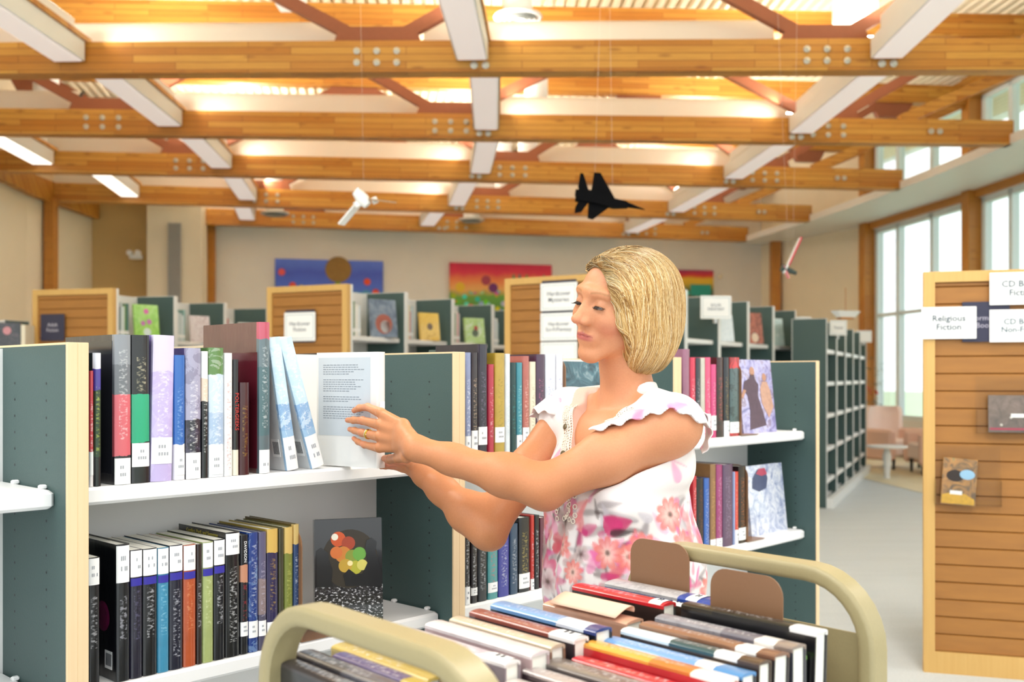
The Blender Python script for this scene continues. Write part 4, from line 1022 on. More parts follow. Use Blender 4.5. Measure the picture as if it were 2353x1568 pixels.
an = np.arctan2(PH[:, 0], -(PH[:, 1] + .01)); st = .5 + .5 * np.sin(an * 46 + 3 * np.sin(PH[:, 2] * 30) + 1.5) * np.sin(an * 17 + PH[:, 2] * 18)
H1, H2, H3 = np.array(L('#c79c5c')), np.array(L('#a07642')), np.array(L('#f2dcae'))
hc = H2 * (1 - st[:, None]) + H1 * st[:, None]
M_hair = vcol_mat('blond_hair', .42, 0, .1, 300, .5)
hair = np_mesh('hair', from_head(PH) - WO, FH, M_hair, WOM, hc)
def strands(n, off0, off1, rad, seed, name, cols):
    rg_ = np.random.default_rng(seed)
    part = .012
    # roots along a parting from the brow to the crown, and round the crown
    t = rg_.random(n); root = np.stack([np.where(rg_.random(n) < .82, 1, -1) * (.003 + .03 * rg_.random(n)) + part, .070 - .16 * t, np.zeros(n)], 1)
    root[:, 2] = .132 - .9 * (root[:, 1] + .02) ** 2 / .1
    fr_ = rg_.random(n) < .13; root[fr_, 0] = rg_.uniform(-.045, .055, fr_.sum()); root[fr_, 1] = rg_.uniform(.045, .075, fr_.sum())
    side = np.sign(root[:, 0] - part); side[fr_] = np.where(root[fr_, 0] > -.02, 1, -1)
    hd = np.stack([side, np.zeros(n), np.zeros(n)], 1)
    ang = (t - .02) * 1.7                       # direction leaving the parting : front strands go forward, back strands back
    dirv = np.stack([side * np.cos(ang) , -np.sin(ang) * 1.0, np.zeros(n)], 1)
    back = t > .86; k = back.sum(); aa = rg_.random(k) * math.pi - math.pi / 2; dirv[back] = np.stack([np.sin(aa), -np.cos(aa), np.zeros(k)], 1)
    P = root.copy(); pts = []; N = 26; ln = .30 + .05 * rg_.random(n); stp = ln / N
    off = off0 + (off1 - off0) * rg_.random(n); ph = rg_.random(n) * 6.28
    d = dirv.copy()
    wig = rg_.normal(size=(n, 3)) * .08
    def grad(p):
        e = .002; b = hair_sdf(p); return b, np.stack([hair_sdf(p + e * np.eye(3)[i]) - b for i in range(3)], 1) / e
    alive = np.ones(n, bool); rec = []
    for i in range(N + 1):
        for _ in range(2):
            b, g = grad(P); gn = (g * g).sum(1); P = P - ((b - off) / np.maximum(gn, .3))[:, None] * g
        rec.append(P.copy()); fs_ = open_sdf(P); fg = np.stack([open_sdf(P + .002 * np.eye(3)[i_]) - fs_ for i_ in range(3)], 1) / .002
        g = g / np.maximum(np.linalg.norm(g, axis=1), 1e-6)[:, None]
        dn = np.array([0, -.02, -1.0]) + wig
        # lower down the strands sweep back a little at the cheek, then curl in
        dn = np.tile(dn, (1, 1)) + np.stack([0 * ph, -.35 * np.clip((P[:, 1] - .01) / .04, 0, 1) * (P[:, 2] < .05) + .3 * np.clip((-.05 - P[:, 2]) / .04, 0, 1), 0 * ph], 1)
        w = min(1, .12 + i * .05)
        d = d * (1 - w) + dn * w + .10 * np.stack([np.sin(i * .55 + ph), np.cos(i * .5 + ph), 0 * ph], 1)
        d = d + fg * (np.clip((.009 - fs_) / .009, 0, 1.2) * 1.1)[:, None]
        d = d - (d * g).sum(1)[:, None] * g; d = d / np.maximum(np.linalg.norm(d, axis=1), 1e-6)[:, None]
        P = P + d * stp[:, None]
    rec = np.stack(rec, 1)
    # strips
    V = []; Fc = []; C = []; b0 = 0
    cc = np.clip(np.round((len(cols) - 1) * (.5 + .38 * np.sin(t * 61 + root[:, 0] * 90 + side) + .16 * rg_.normal(size=n))), 0, len(cols) - 1).astype(int)
    for s_ in range(n):
        pl = rec[s_]; zc = -.128 - .016 * rg_.random(); keep = len(pl)
        for i in range(len(pl)):
            if pl[i, 2] < zc: keep = i; break
        if keep < 6: continue
        pl = from_head(pl[:keep]) - WO; r = rad * (.7 + .6 * rg_.random())
        tn = np.gradient(pl, axis=0); tn /= np.maximum(np.linalg.norm(tn, axis=1), 1e-9)[:, None]
        ctr = HC - WO; out = pl - ctr; sd = np.cross(tn, out); sd /= np.maximum(np.linalg.norm(sd, axis=1), 1e-9)[:, None]; up = np.cross(sd, tn)
        rr_ = r * np.minimum(1, np.minimum(np.arange(keep) / 2 + .4, (keep - 1 - np.arange(keep)) / 5 + .12))[:, None]
        ring = np.stack([pl + sd * rr_ * 1.7, pl + up * rr_ * .7, pl - sd * rr_ * 1.7, pl - up * rr_ * .7], 1).reshape(-1, 3)
        V.append(ring); ii = np.arange(keep - 1)[:, None] * 4
        for k in range(4): Fc.append(np.concatenate([ii + k, ii + (k + 1) % 4, ii + 4 + (k + 1) % 4, ii + 4 + k], 1) + b0)
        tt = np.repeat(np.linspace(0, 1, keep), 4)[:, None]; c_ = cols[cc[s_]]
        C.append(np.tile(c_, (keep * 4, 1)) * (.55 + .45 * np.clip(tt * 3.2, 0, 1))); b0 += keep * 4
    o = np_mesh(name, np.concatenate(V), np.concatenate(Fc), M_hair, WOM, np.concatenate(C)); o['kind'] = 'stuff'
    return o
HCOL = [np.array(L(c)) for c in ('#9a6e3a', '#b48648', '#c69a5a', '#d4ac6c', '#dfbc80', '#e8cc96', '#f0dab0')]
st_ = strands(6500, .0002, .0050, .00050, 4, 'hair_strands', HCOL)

# ------------------------------------------------------------------ blouse
def torso_coords(P): 
    r = P - BC; return r @ Lb, r @ Fb, P[:, 2]
def blouse_sdf(P, cut=True):
    Rb = np.stack([Lb, Fb, Ub], 1); cx_ = lambda z, lat=0., fw=0.: BC + Ub * z + Lb * lat + Fb * fw
    d = sd_ell(P, cx_(1.20, 0, .005), (.168, .112, .12), Rb)
    for s in (-1, 1): d = smin(d, sd_ell(P, cx_(1.135, s * .075, .065), (.075, .065, .072), Rb), .05)
    d = smin(d, sd_cap(P, cx_(1.12), cx_(.98), .128, .135), .05)
    d = smin(d, sd_ell(P, cx_(.95, 0, .0), (.185, .150, .22), Rb), .06)
    d = smin(d, sd_cap(P, NB + Lb * .045 - Ub * .012, SHL + Ub * .008, .043, .056), .03); d = smin(d, sd_cap(P, NB - Lb * .045 - Ub * .012, SHR + Ub * .008, .043, .054), .03)
    d = smin(d, sd_ell(P, SHL - Lb * .055 - Fb * .03 - Ub * .07, (.06, .06, .08)), .03)
    for S_, E_ in ((SHR, ELR),):
        a = E_ - S_; d = smin(d, sd_cap(P, S_ - a * .03, S_ + a * .01, .054, .0540), .02)
    d = smin(d, sd_cap(P, BC + Ub * 1.285 + Fb * .045 + Lb * .075, SHL + Fb * .035 - Ub * .02, .034, .034), .03); d = smin(d, sd_cap(P, BC + Ub * 1.285 + Fb * .045 - Lb * .075, SHR + Fb * .035 - Ub * .02, .034, .034), .03)
    aL = ELL - SHL; d = smax(d, -sd_cap(P, SHL - aL * .02, SHL + aL * .8, .0590, .0565), .004)
    def flap(Q):
        x_ = Q[:, 0]; hem = np.where(x_ < .312, 1.279 + (x_ - .18) * .30, 1.3186 - (x_ - .312) * .50) + .0035 * np.sin(x_ * 170) + np.clip(Q[:, 1] - 2.09, 0, .1) * -.9
        ab = Q[:, 2] - hem; e_ = sd_ell(Q, W(1500, 930, 2.08), (.17, .15, .10))
        return smax(smax(body_sdf(Q) - .0050 - .009 * np.exp(-np.maximum(ab, 0) / .012), e_, .01), -ab, .003)
    d = smin(d, culled(P, npv(W(1500, 930, 2.08)), .17, flap, .02), .004)
    lat, fw, z = torso_coords(P)
    th = np.arctan2(lat, fw)
    fold = (.0045 * np.sin(th * 9 + z * 16 + 2 * np.sin(z * 9)) + .003 * np.sin(th * 17 - z * 26 + 1)) * np.clip((1.17 - z) / .12, 0, 1)
    # gathers fanning from the armpit
    fold += .0028 * np.sin(lat * 55 + z * 60) * np.exp(-((z - 1.14) / .05) ** 2) * (lat > 0)
    d = d + fold
    d = smax(d, z * 0 - (z - .80), .004); 
    if cut:
        w = np.clip(.086 * (z - 1.165) / .175, -.5, .2)
        # V opening at the front
        v = smax(np.abs(lat + .004) - w, -(fw - .01), .01); v = v * .86
        d = smax(d, -v, .004)
        nk = sd_cap(P, NB + Ub * .040 + Fb * .012, NB + Ub * .14 + Fb * .012, .066, .10); d = smax(d, -nk, .006)
        # hollow for the upper arm
        a = SHL * .55 + ELL * .45
    return d
PB, FB = surf_nets(blouse_sdf, (-.02, 1.93, .79), (.50, 2.46, 1.40), .0032)
lat, fw, z = torso_coords(PB); th = np.arctan2(lat, fw)
base = np.tile(np.array(L('#eee6e3')), (len(PB), 1))
U = th * .16; Vv = z
def paint(w, c):
    global base
    w = np.clip(w, 0, 1)[:, None]; base = base * (1 - w) + np.array(L(c)) * w
def soft(x, e=.0012): return 1 / (1 + np.exp(x / e))
rf = random.Random(21)
def flower(u0, z0, r, c1, c2, n, rot, op=.95):
    du = U - u0; dz = Vv - z0; rad = np.hypot(du, dz) + 1e-6; a = np.arctan2(dz, du) + rot
    R = r * (.62 + .38 * np.abs(np.cos(a * n / 2)) ** .7)
    w = soft(rad - R); t = np.clip(rad / R, 0, 1); paint(w * op * (.55 + .45 * t), c1); paint(w * op * np.exp(-(t / .55) ** 2) * .8, c2)
    paint(soft(rad - r * .16) * .9, '#5a4038')
def petal(u0, z0, l, wd_, rot, c, op=.9):
    du = U - u0; dz = Vv - z0; a = du * math.cos(rot) + dz * math.sin(rot); b = -du * math.sin(rot) + dz * math.cos(rot)
    t = a / l; R = wd_ * np.sqrt(np.clip(1 - t * t, 0, 1)) * (1 - .5 * t); w = soft(np.abs(b) - R) * (np.abs(t) < 1); paint(w * op, c)
zz_ = (z > 1.08) & (lat < 0) & (fw > 0); vw = np.abs(lat + .004) - np.clip(.086 * (z - 1.165) / .175, -.5, .2)
paint(zz_ * (vw < .034) * .75, '#dcae94')
# grey strokes, then pink petals, then the blooms : sparse at the top, dense below
for _ in range(520):
    z0 = .80 + rf.random() ** 1.5 * .50; u0 = rf.uniform(-.5, .5)
    if z0 > 1.14 and rf.random() < .9: continue
    petal(u0, z0, rf.uniform(.015, .04), rf.uniform(.003, .009), rf.uniform(0, 3.1), rf.choice(['#8f8488', '#b8b0b4', '#6a5a58', '#c9c2c8', '#4a3a38', '#a79a9c']), rf.uniform(.5, .95))
for _ in range(520):
    z0 = .80 + rf.random() ** 1.7 * .50; u0 = rf.uniform(-.5, .5)
    if z0 > 1.13 and rf.random() < .92: continue
    petal(u0, z0, rf.uniform(.012, .032), rf.uniform(.005, .012), rf.uniform(0, 3.1), rf.choice(['#d8408a', '#e06aa4', '#c92f74', '#ee9cc0', '#d65a66', '#e88a8a']), rf.uniform(.6, .95))
for _ in range(90):
    z0 = .80 + rf.random() ** 1.1 * .31; u0 = rf.uniform(-.5, .5); r = rf.uniform(.018, .040)
    c = rf.choice([('#e2746c', '#f6d2c4', 9), ('#ead8d6', '#8d7472', 6), ('#dc5a80', '#f2b8cc', 6), ('#c9b4b0', '#5f4c4a', 5), ('#ee9a94', '#fbe6dc', 10)])
    flower(u0, z0, r, c[0], c[1], c[2], rf.uniform(0, 3))
for (u0, z0, l, wd_, rot, c) in [(.20, 1.235, .03, .012, .2, '#f0a6c4'), (.13, 1.215, .026, .01, 1.2, '#ee9abc'), (.16, 1.24, .045, .0012, .5, '#e88ab0'), (.22, 1.22, .05, .0012, -.4, '#e88ab0'), (.12, 1.09, .03, .02, .3, '#c92f6c'), (.13, 1.075, .024, .008, .1, '#2e1c20'),
        (.22, 1.325, .018, .008, .2, '#ee8fb8'), (.25, 1.315, .04, .001, -.5, '#e88ab0'), (.16, 1.305, .016, .007, .8, '#e27aa8'), (.27, 1.33, .02, .006, 1.2, '#f0b0cc'), (.19, 1.32, .035, .001, .2, '#e88ab0'), (.30, 1.30, .02, .008, -.3, '#ee9abc'), (-.10, 1.22, .04, .010, 1.0, '#ee9abc'), (-.17, 1.19, .03, .01, .4, '#8a5a54'), (-.15, 1.2, .04, .008, 1.3, '#ea7fae')]:
    petal(u0, z0, l, wd_, rot, c)
M_blouse = vcol_mat('printed_chiffon', .55, 0, .15, 500, .3, .2)
np_mesh('blouse', PB - WO, FB, M_blouse, WOM, base)

# flutter sleeves : ruffled cone over each shoulder
def sleeve(S, E_, r0, seed, long_, name, up_, tilt=0.):
    a = Vector(E_ - S).normalized(); up = Vector(up_); sd = a.cross(up).normalized(); up = sd.cross(a)
    S = Vector(S); nu, nv = 96, 14
    vs = []; cols = []
    for j in range(nv + 1):
        v = j / nv
        for i in range(nu):
            th = 2 * math.pi * i / nu
            topness = .5 + .5 * math.cos(th)                  # 1 at the top of the shoulder
            ln = long_ * (.45 + .55 * topness)
            ruf = v * v * (.0042 * math.sin(th * 9 + seed) + .002 * math.sin(th * 17 + 2 * seed))
            r = r0 * (.50 + .50 * math.sin(min(1, v * 2.6) * math.pi / 2)) + v * .012 + ruf
            p = S + a * (-.035 + ln * v + v * .004 * math.sin(th * 13)) + (up * math.cos(th) + sd * math.sin(th)) * r
            p.z -= v * v * .006 * (1 - topness)
            vs.append(p); k = .5 + .5 * mnoise.noise(Vector((th * 2.2, v * 3 + seed, seed))); w = np.array(L('#eee6e3')); pk = np.array(L('#e98cb4'))
            t = min(1, max(0, (k - .60) * 12)); cols.append(w * (1 - t * .8) + pk * t * .8)
    fs = [(j * nu + i, j * nu + (i + 1) % nu, (j + 1) * nu + (i + 1) % nu, (j + 1) * nu + i) for j in range(nv) for i in range(nu)]
    o = np_mesh(name, np.array([tuple(v) for v in vs]) - WO, np.array(fs), M_blouse, WOM, np.array(cols))
    md = o.modifiers.new('thickness', 'SOLIDIFY'); md.thickness = .0016; md.offset = 0
    return o
def frill():
    # short ruffle hanging at the back of the near armhole
    vs = []; cols = []; nu, nv = 60, 8
    for j in range(nv + 1):
        v = j / nv
        for i in range(nu):
            th = R_(-60 + 190 * i / (nu - 1)); up = Vector((0, 0, 1)); out = Vector((1, -.12, 0)).normalized(); bk = Vector((.35, .93, 0)).normalized()
            c = Vector(SHL) + bk * .012 + Vector((.006, 0, -.012)); r = .052 + .016 * v + v * (.003 * math.sin(th * 13))
            p = c + (up * math.cos(th) + out * math.sin(th)) * r + bk * (.020 - .036 * v + .003 * math.sin(th * 9) * v); vs.append(tuple(p)); k = .5 + .5 * mnoise.noise(Vector((th * 2, v, 5.))); t = min(1, max(0, (k - .55) * 10))
            cols.append(np.array(L('#eee6e3')) * (1 - t * .6) + np.array(L('#e98cb4')) * t * .6)
    fs = [(j * nu + i, j * nu + i + 1, (j + 1) * nu + i + 1, (j + 1) * nu + i) for j in range(nv) for i in range(nu - 1)]
    o = np_mesh('sleeve', np.array(vs) - WO, np.array(fs), M_blouse, WOM, np.array(cols)); md = o.modifiers.new('thickness', 'SOLIDIFY'); md.thickness = .0016; md.offset = 0
frill()
sleeve(SHR, ELR, .0585, 4.1, .085, 'sleeve', (-.2, -.3, 1))

# crocheted lace along the V neck : small rings and flowers lying on the cloth
def to_surface(p, off=.002, f=None, it=6):
    P = np.array([p], float); f = f or (lambda x: np.minimum(blouse_sdf(x, False), full_sdf(x)))
    for _ in range(it):
        b = f(P); e = .001; g = np.stack([f(P + e * np.eye(3)[i]) - b for i in range(3)], 1) / e
        P = P - ((b - off) / max((g * g).sum(), .2)) * g
    n = g[0] / max(np.linalg.norm(g[0]), 1e-6); return P[0], n
m = MB()
def ring_at(p, n, r, rr=.0011, seg=10):
    n = Vector(n); q = n.orthogonal().normalized(); w = n.cross(q); p = Vector(p - WO)
    m.tube([p + (q * math.cos(2 * math.pi * k / seg) + w * math.sin(2 * math.pi * k / seg)) * r for k in range(seg)], rr, 5, True)
def vpt(t, s, extra):       # t 0 at the tip of the V, 1 at the neck side
    z = 1.165 + .18 * t; w = .086 * (z - 1.165) / .175 + extra
    return BC + Ub * z + Lb * (s * w - .004) + Fb * (.13 - .05 * t)
for s, rows in ((-1, (-.001, .009, .019, .029)), (1, (-.001, .007))):
    for ri, ex in enumerate(rows):
        for i in range(30):
            t = (i + .5 * (ri % 2)) / 30 * 1.0
            p, n = to_surface(vpt(t, s, ex), .0015); ring_at(p, n, .0050 if ri % 2 else .0040, .0013)
for i in range(7):
    p, n = to_surface(vpt(.12 + .13 * i, -1, .016), .003)
    n_ = Vector(n); q_ = n_.orthogonal().normalized(); w_ = n_.cross(q_)
    for k in range(6):
        a = math.pi * k / 3; ring_at(p + np.array(q_ * math.cos(a) * .0065 + w_ * math.sin(a) * .0065), n, .0036, .0013)
for i in range(26):
    a = rf.uniform(-.05, .035); p, n = to_surface(BC + Ub * rf.uniform(1.085, 1.165) + Lb * a + Fb * .15, .0018); ring_at(p, n, .0045, .0014)
m.build('lace_trim', plain('#f1e6d6', .7, .05, 200), WOM, 'all')
for z_ in (.30, .62):
    p, n = to_surface(vpt(z_, -1, .021), .004); mb = MB(); mb.lathe([(.0062, 0), (.0066, .0012), (.0052, .0026), (.001, .002)], (0, 0, 0), 16)
    b = mb.build('button', plain('#7a6a50', .3, .1, 50, metal=.7), WOM, True); b.data.transform(Vector(n).to_track_quat('Z', 'Y').to_matrix().to_4x4()); b.location = Vector(p - WO)
# wedding rings
fr = LFp['ring']; c_ = fr[1] * .38 + fr[2] * .62; ax = Vector(fr[2] - fr[1]).normalized()
for k, (dx, colr) in enumerate(((-.0022, '#e0b040'), (.0026, '#e8d9a0'))):
    q_ = ax.orthogonal().normalized(); w_ = ax.cross(q_); m = MB(); cc_ = Vector(c_ - WO) + ax * dx
    m.tube([cc_ + (q_ * math.cos(2 * math.pi * i / 24) + w_ * math.sin(2 * math.pi * i / 24)) * .0100 for i in range(24)], .0014, 8, True)
    if k:
        m.M = Matrix.Translation(cc_ + Vector((-.003, -.0098, -.001))); m.lathe([(.0012, -.001), (.0022, .001), (.001, .0022)], (0, 0, 0), 10)
    m.build('ring', plain(colr, .2, .02, 10, metal=1.0), WOM, 'all')
# trousers, shoes (behind the cart)
def leg_sdf(P):
    Rb = np.stack([Lb, Fb, Ub], 1); d = sd_ell(P, BC + Ub * .90, (.17, .12, .13), Rb)
    for s in (-1, 1):
        d = smin(d, sd_cap(P, BC + Ub * .86 + Lb * .08 * s, BC + Ub * .47 + Lb * .085 * s + Fb * .01, .088, .062), .02)
        d = smin(d, sd_cap(P, BC + Ub * .47 + Lb * .085 * s + Fb * .01, BC + Ub * .06 + Lb * .09 * s - Fb * .01, .062, .052), .02)
    return smax(d, .045 - P[:, 2], .002)
PL, FL = surf_nets(leg_sdf, (.0, 1.93, .03), (.46, 2.40, 1.05), .007)
np_mesh('trousers', PL - WO, FL, plain('#2c2e3c', .8, .1, 300), WOM)
for s in (-1, 1):
    def shoe(P, s=s): c0 = BC + Lb * .09 * s; return smax(smin(sd_cap(P, c0 - Fb * .03 + Ub * .05, c0 - Fb * .03 + Ub * .035, .045, .04), sd_cap(P, c0 + Ub * .03, c0 + Fb * .16 + Ub * .02, .038, .03), .02), -(P[:, 2] - .002), .003)
    c0 = BC + Lb * .09 * s; PQ, FQ = surf_nets(shoe, c0 - np.array([.25, .25, .01]), c0 + np.array([.25, .25, .12]), .006)
    np_mesh('shoe', PQ - WO, FQ, M_dark, WOM)
# ------------------------------------------------------------------ background book ranges
BGC = ['#e9ecea', '#d8e4e2', '#c9d6d8', '#8fb4b0', '#f2efe8', '#3b6e70', '#b8434a', '#dfe6ea', '#e6dcc0', '#2d3340', '#a9c7c9', '#d6cfe0', '#7f9fa8', '#f4f2f0', '#5a7f4a', '#c98a90']
def bgbook(loc, rz, T, H, D, c, label, group):
    m = MB(); m.box(-T / 2, T / 2, 0, D, 0, H, min(.003, T * .2)); m.cur = 1; m.box(-T / 2 + .003, T / 2 - .003, .004, D - .004, H, H + .0005); m.cur = 2; m.box(-T / 2 + .002, T / 2 - .002, -.0006, 0, .03, .06)
    o = m.build('book', [plain(c, .4, .1, 40), M_paper, M_label], loc=tuple(loc), rot=(0, 0, rz)); return tag(o, label, 'book', group)
rb = random.Random(11)
def bgrange(px, d, deg, H, nb, name, zs=(1.72, 1.30, .9, .5), Lb_=.87, D=.4, double=True, books=None, off=0):
    c = W(px, HY, d); rg = Range(c.x, c.y, deg)
    for i in range(nb):
        bookcase(rg, off + i * Lb_, Lb_, H, list(zs), D, '%s, %s' % (name, ['bay nearest its end panel', 'second bay from its near end', 'third bay from its near end', 'fourth bay from its near end', 'fifth bay from its near end', 'sixth bay from its near end'][i]),
                 double=double, edge=M_white, holes=False, sth=.04, pan=.03, group='tall bookcases ' + name)
    return rg
CN = ['whitish', 'pale mint', 'pale grey blue', 'sage', 'ivory', 'teal', 'red', 'pale grey', 'cream', 'navy', 'light aqua', 'lilac', 'steel blue', 'white', 'leaf green', 'dusty pink']
ORD = ['first', 'second', 'third', 'fourth', 'fifth', 'sixth', 'seventh', 'eighth', 'ninth']
def fill(rg, u0, u1, z, n, hmin, hmax, label, group, v=.07, D=.18, gap=0):
    u = u0; label0 = label
    for i in range(n):
        ci = rb.randrange(16); label = '%s book, %s along the %s' % (CN[ci], ORD[i], label0)
        T = rb.uniform(.018, .036); 
        if u + T > u1: break
        bgbook(rg.P(u + T / 2, v, z + .001), rg.th, T * .96, rb.uniform(hmin, hmax), D, BGC[ci], label, group); u += T
def bgface(rg, u, w, H, z, mat, label, cols=()):
    t = empty('face_out_book', tuple(rg.P(u, .1, z + .001)), rg.th, label, 'book'); t.rotation_euler = (R_(-7), 0, rg.th - R_(25))
    m = MB(); m.box(0, w, 0, .025, 0, H, .001); m.build('cover', mat, t)
    for x, zz, r, c in cols: blob(t, 'cover_motif', plain(c, .4), circ(w * x, H * zz, w * r, 14), -.0006)
def slat_end(p, ang, w, H, label, z0=.1, mid='#b87c30'):
    # stands across the end of a range: local x runs along the panel, -y faces the aisle
    t = empty('slatwall_end_panel', tuple(p), ang, label, 'end panel'); f_ = .05
    m = MB(); m.box(0, f_, -.05, 0, 0, H); m.box(w - f_, w, -.05, 0, 0, H); m.box(f_, w - f_, -.05, 0, H - f_, H); m.box(f_, w - f_, -.05, 0, 0, .1); m.build('frame', M_maple2, t)
    m = MB(); z = .1; pp = .081
    while z < H - f_ - .005:
        z1 = min(z + pp, H - f_); m.prism([(-.036, z + .004), (-.036, z1 - .004), (-.03, z1 - .001), (-.02, z1), (-.005, z1), (-.005, z), (-.02, z), (-.03, z + .001)], f_, w - f_, 'x'); z += pp
    m.build('slat_panel', M_slat, t)
    return t
s = NT('slatwall_board'); n_ = s.noise(s.coord('Object', (1.2, 8, 8)), 4, 4); s.base(s.mix(n_.outputs[0], L('#93602a'), L('#b27a36'))); s.set(Roughness=.5); M_slat = s.m
def sign(p, ang, w, h, lines, label, size, ink='#4a5668', board=None, border='#7fa3b4', cat='sign', backing=None, tilt=0, bold=.0002, sp=1.0, tx=0, post=0):
    t = empty('sign', tuple(p), ang, label, cat)
    m = MB(); m.box(-w / 2, w / 2, -.003, 0, 0, h, .0005); m.build('board', board or M_label, t)
    if border:
        m = MB(); e = h * .08; b_ = h * .012 + .0006
        for x0, x1, z0, z1 in ((-w / 2 + e, w / 2 - e, e, e + b_), (-w / 2 + e, w / 2 - e, h - e - b_, h - e), (-w / 2 + e, -w / 2 + e + b_, e, h - e), (w / 2 - e - b_, w / 2 - e, e, h - e)): m.box(x0, x1, -.0036, -.003, z0, z1)
        m.build('border', plain(border, .5), t)
    if lines: text_obj('\n'.join(lines), size, plain(ink, .5), 'lettering', t, Matrix.Translation((tx, -.0036, h / 2)) @ UP, bold=bold, spacing=sp)
    if backing: m = MB(); m.box(-w / 2 + .01, w / 2 - .01, .001, .006, -.012, h + .02); m.build('sign_holder', M_navy, t)
    if post: m = MB(); m.box(-.02, .02, 0, .01, -post, 0); m.build('sign_bracket', M_alu, t)
    return t

# range A, B, C with slatwall ends
RA = bgrange(268, 8.64, 75, 2.13, 4, 'behind the far left slatwall end')
RB = bgrange(806, 8.24, 65, 2.13, 5, 'behind the Hardcover Fiction end')
RC = bgrange(1382, 7.42, 58, 2.13, 6, 'behind the Hardcover Mysteries end', Lb_=.80)
for rg, lb in ((RA, 'far left slatwall end panel with a framed dark sign'), (RB, 'middle slatwall end panel carrying the Hardcover Fiction sign'), (RC, 'slatwall end panel beside her face carrying two white signs')):
    p = rg.P(-.002, .8); slat_end(p, rg.th - R_(90), .8, 2.13, lb)
def onend(rg, px, py, w, h, *a, **k):
    # point on the end plane seen at that pixel of the photo
    kx = (px - CX) / F; o = rg.P(-.058, 0); n = rg.n; v = (kx * o.y - o.x) / (n.x - kx * n.y); p = rg.P(-.058, v); z = EYE + (HY - py) / F * p.y
    return sign((p.x, p.y, z), rg.th - R_(90), w, h, *a, **k)
onend(RA, 121, 784, .24, .23, ['Adult', 'Fiction'], 'small framed dark sign with pale lettering on the far left end panel', .045, ink='#c9c4d0', board=M_navy, border=None, bold=0)
onend(RB, 689, 784, .31, .235, ['Hardcover', 'Fiction'], 'white sign reading Hardcover Fiction on the middle end panel', .048, backing=True)
onend(RC, 1284, 714, .31, .205, ['Hardcover', 'Mysteries'], 'white sign reading Hardcover Mysteries left of her forehead', .046, backing=True)
onend(RC, 1284, 783, .31, .205, ['Hardcover', 'Sci-Fi/Fantasy'], 'white sign reading Hardcover Sci-Fi/Fantasy level with her nose', .041, backing=True)
onend(RC, 1284, 850, .31, .205, [], 'lowest white sign on the end panel, mostly hidden by books', .041, backing=True)
zt = 1.721
for rg, nm, nb, LL in ((RA, 'the far left range', 4, .87), (RB, 'the Fiction range', 5, .87)):
    for i in range(nb):
        fill(rg, i * LL + .05, i * LL + .42, zt, 8, .24, .31, 'top shelf, %s bay of %s' % (ORD[i], nm), 'books on the top shelf of ' + nm)
bgface(RA, .40, .24, .31, zt, artmat(['#6fae3c', '#9ccf5a', '#b9dd8a'], 10, 2), 'lime green cover with pink print, face out in the far left range', ((.5, .8, .1, '#d96ab0'), (.35, .45, .09, '#c06ab0'), (.6, .5, .1, '#c06ab0'), (.5, .2, .15, '#d9e6e0')))
bgface(RA, 1.28, .22, .26, zt, artmat(['#c9b0b4', '#e6dcdc', '#a98088'], 14, 3), 'pale pink grey cover, face out in the second bay of the far left range')
bgface(RA, 2.2, .22, .24, zt, artmat(['#d9dde0', '#f2f2f2', '#b9c0c4'], 14, 5), 'white cover, face out in the third bay of the far left range')
bgface(RB, .46, .27, .33, zt, artmat(['#4c5a70', '#6c7a8e', '#8e9aa8'], 9, 7), 'slate blue cover with a red flame motif, face out in the first Fiction bay', ((.5, .35, .32, '#a05a4c'), (.55, .28, .2, '#d8dde0')))
bgface(RB, 1.30, .22, .26, zt, artmat(['#e0b038', '#ecc860', '#c99a2c'], 9, 8), 'yellow cover, face out in the second bay of the Hardcover Fiction range', ((.5, .5, .15, '#7a6a5a'),))
bgface(RB, 2.20, .25, .26, zt, artmat(['#c9dcc0', '#a9cc6c', '#e6ece0'], 9, 9), 'pale green cover, face out in the third bay of the Hardcover Fiction range', ((.5, .4, .16, '#5a6a5a'), (.55, .6, .1, '#b04a4a')))
for i in range(6): fill(RC, i * .80 + .05, i * .80 + .22, 1.721, 4, .24, .3, 'top shelf, %s bay behind her hair' % ORD[i], 'books on the top shelf of the range behind her hair')
bgface(RC, 2.66, .2, .26, 1.721, artmat(['#c9d6e0', '#e6edf2', '#a9bccc'], 12, 12), 'pale blue cover, face out under the SCI-FI FANTASY sign')
bgface(RC, 3.45, .24, .32, 1.721, artmat(['#5a3028', '#8a5040', '#c0705a', '#3c2420'], 14, 13), 'red brown cover, face out right of the SCI-FI FANTASY sign', ((.5, .2, .2, '#e0c9b0'),))
bgface(RC, 4.25, .2, .3, 1.721, artmat(['#d9e6e2', '#b9d4d0', '#f0f4f2'], 12, 14), 'pale mint cover, face out in the fifth bay behind her hair')
# far right range whose open side faces the aisle
cE = W(1900, HY, 10.75); RE = Range(cE.x, cE.y, 66)
for i in range(5):
    LE = .92
    bookcase(RE, i * LE, LE, 2.0, [.28, .62, .98, 1.33, 1.68], .36, 'open green bookcase along the aisle, %s' % ['nearest bay', 'second bay', 'third bay', 'fourth bay', 'farthest bay'][i], double=False, edge=M_white, holes=False, sth=.045, pan=.035, group='curved range along the aisle', recess=.02, back=M_green)
    m = MB()
for i, z, n in ((0, 1.33, 6), (1, 1.33, 4), (2, 1.33, 3), (0, .98, 6), (0, .62, 3), (0, 1.68, 4), (1, 1.68, 2), (3, 1.33, 3)):
    fill(RE, i * .92 + .05, i * .92 + .5, z + .001, n, .22, .27, '%s bay, aisle range, %s height shelf' % (ORD[i], {.62: 'knee', .98: 'waist', 1.33: 'chest', 1.68: 'eye'}[z]), 'books in the range along the aisle', v=.04)
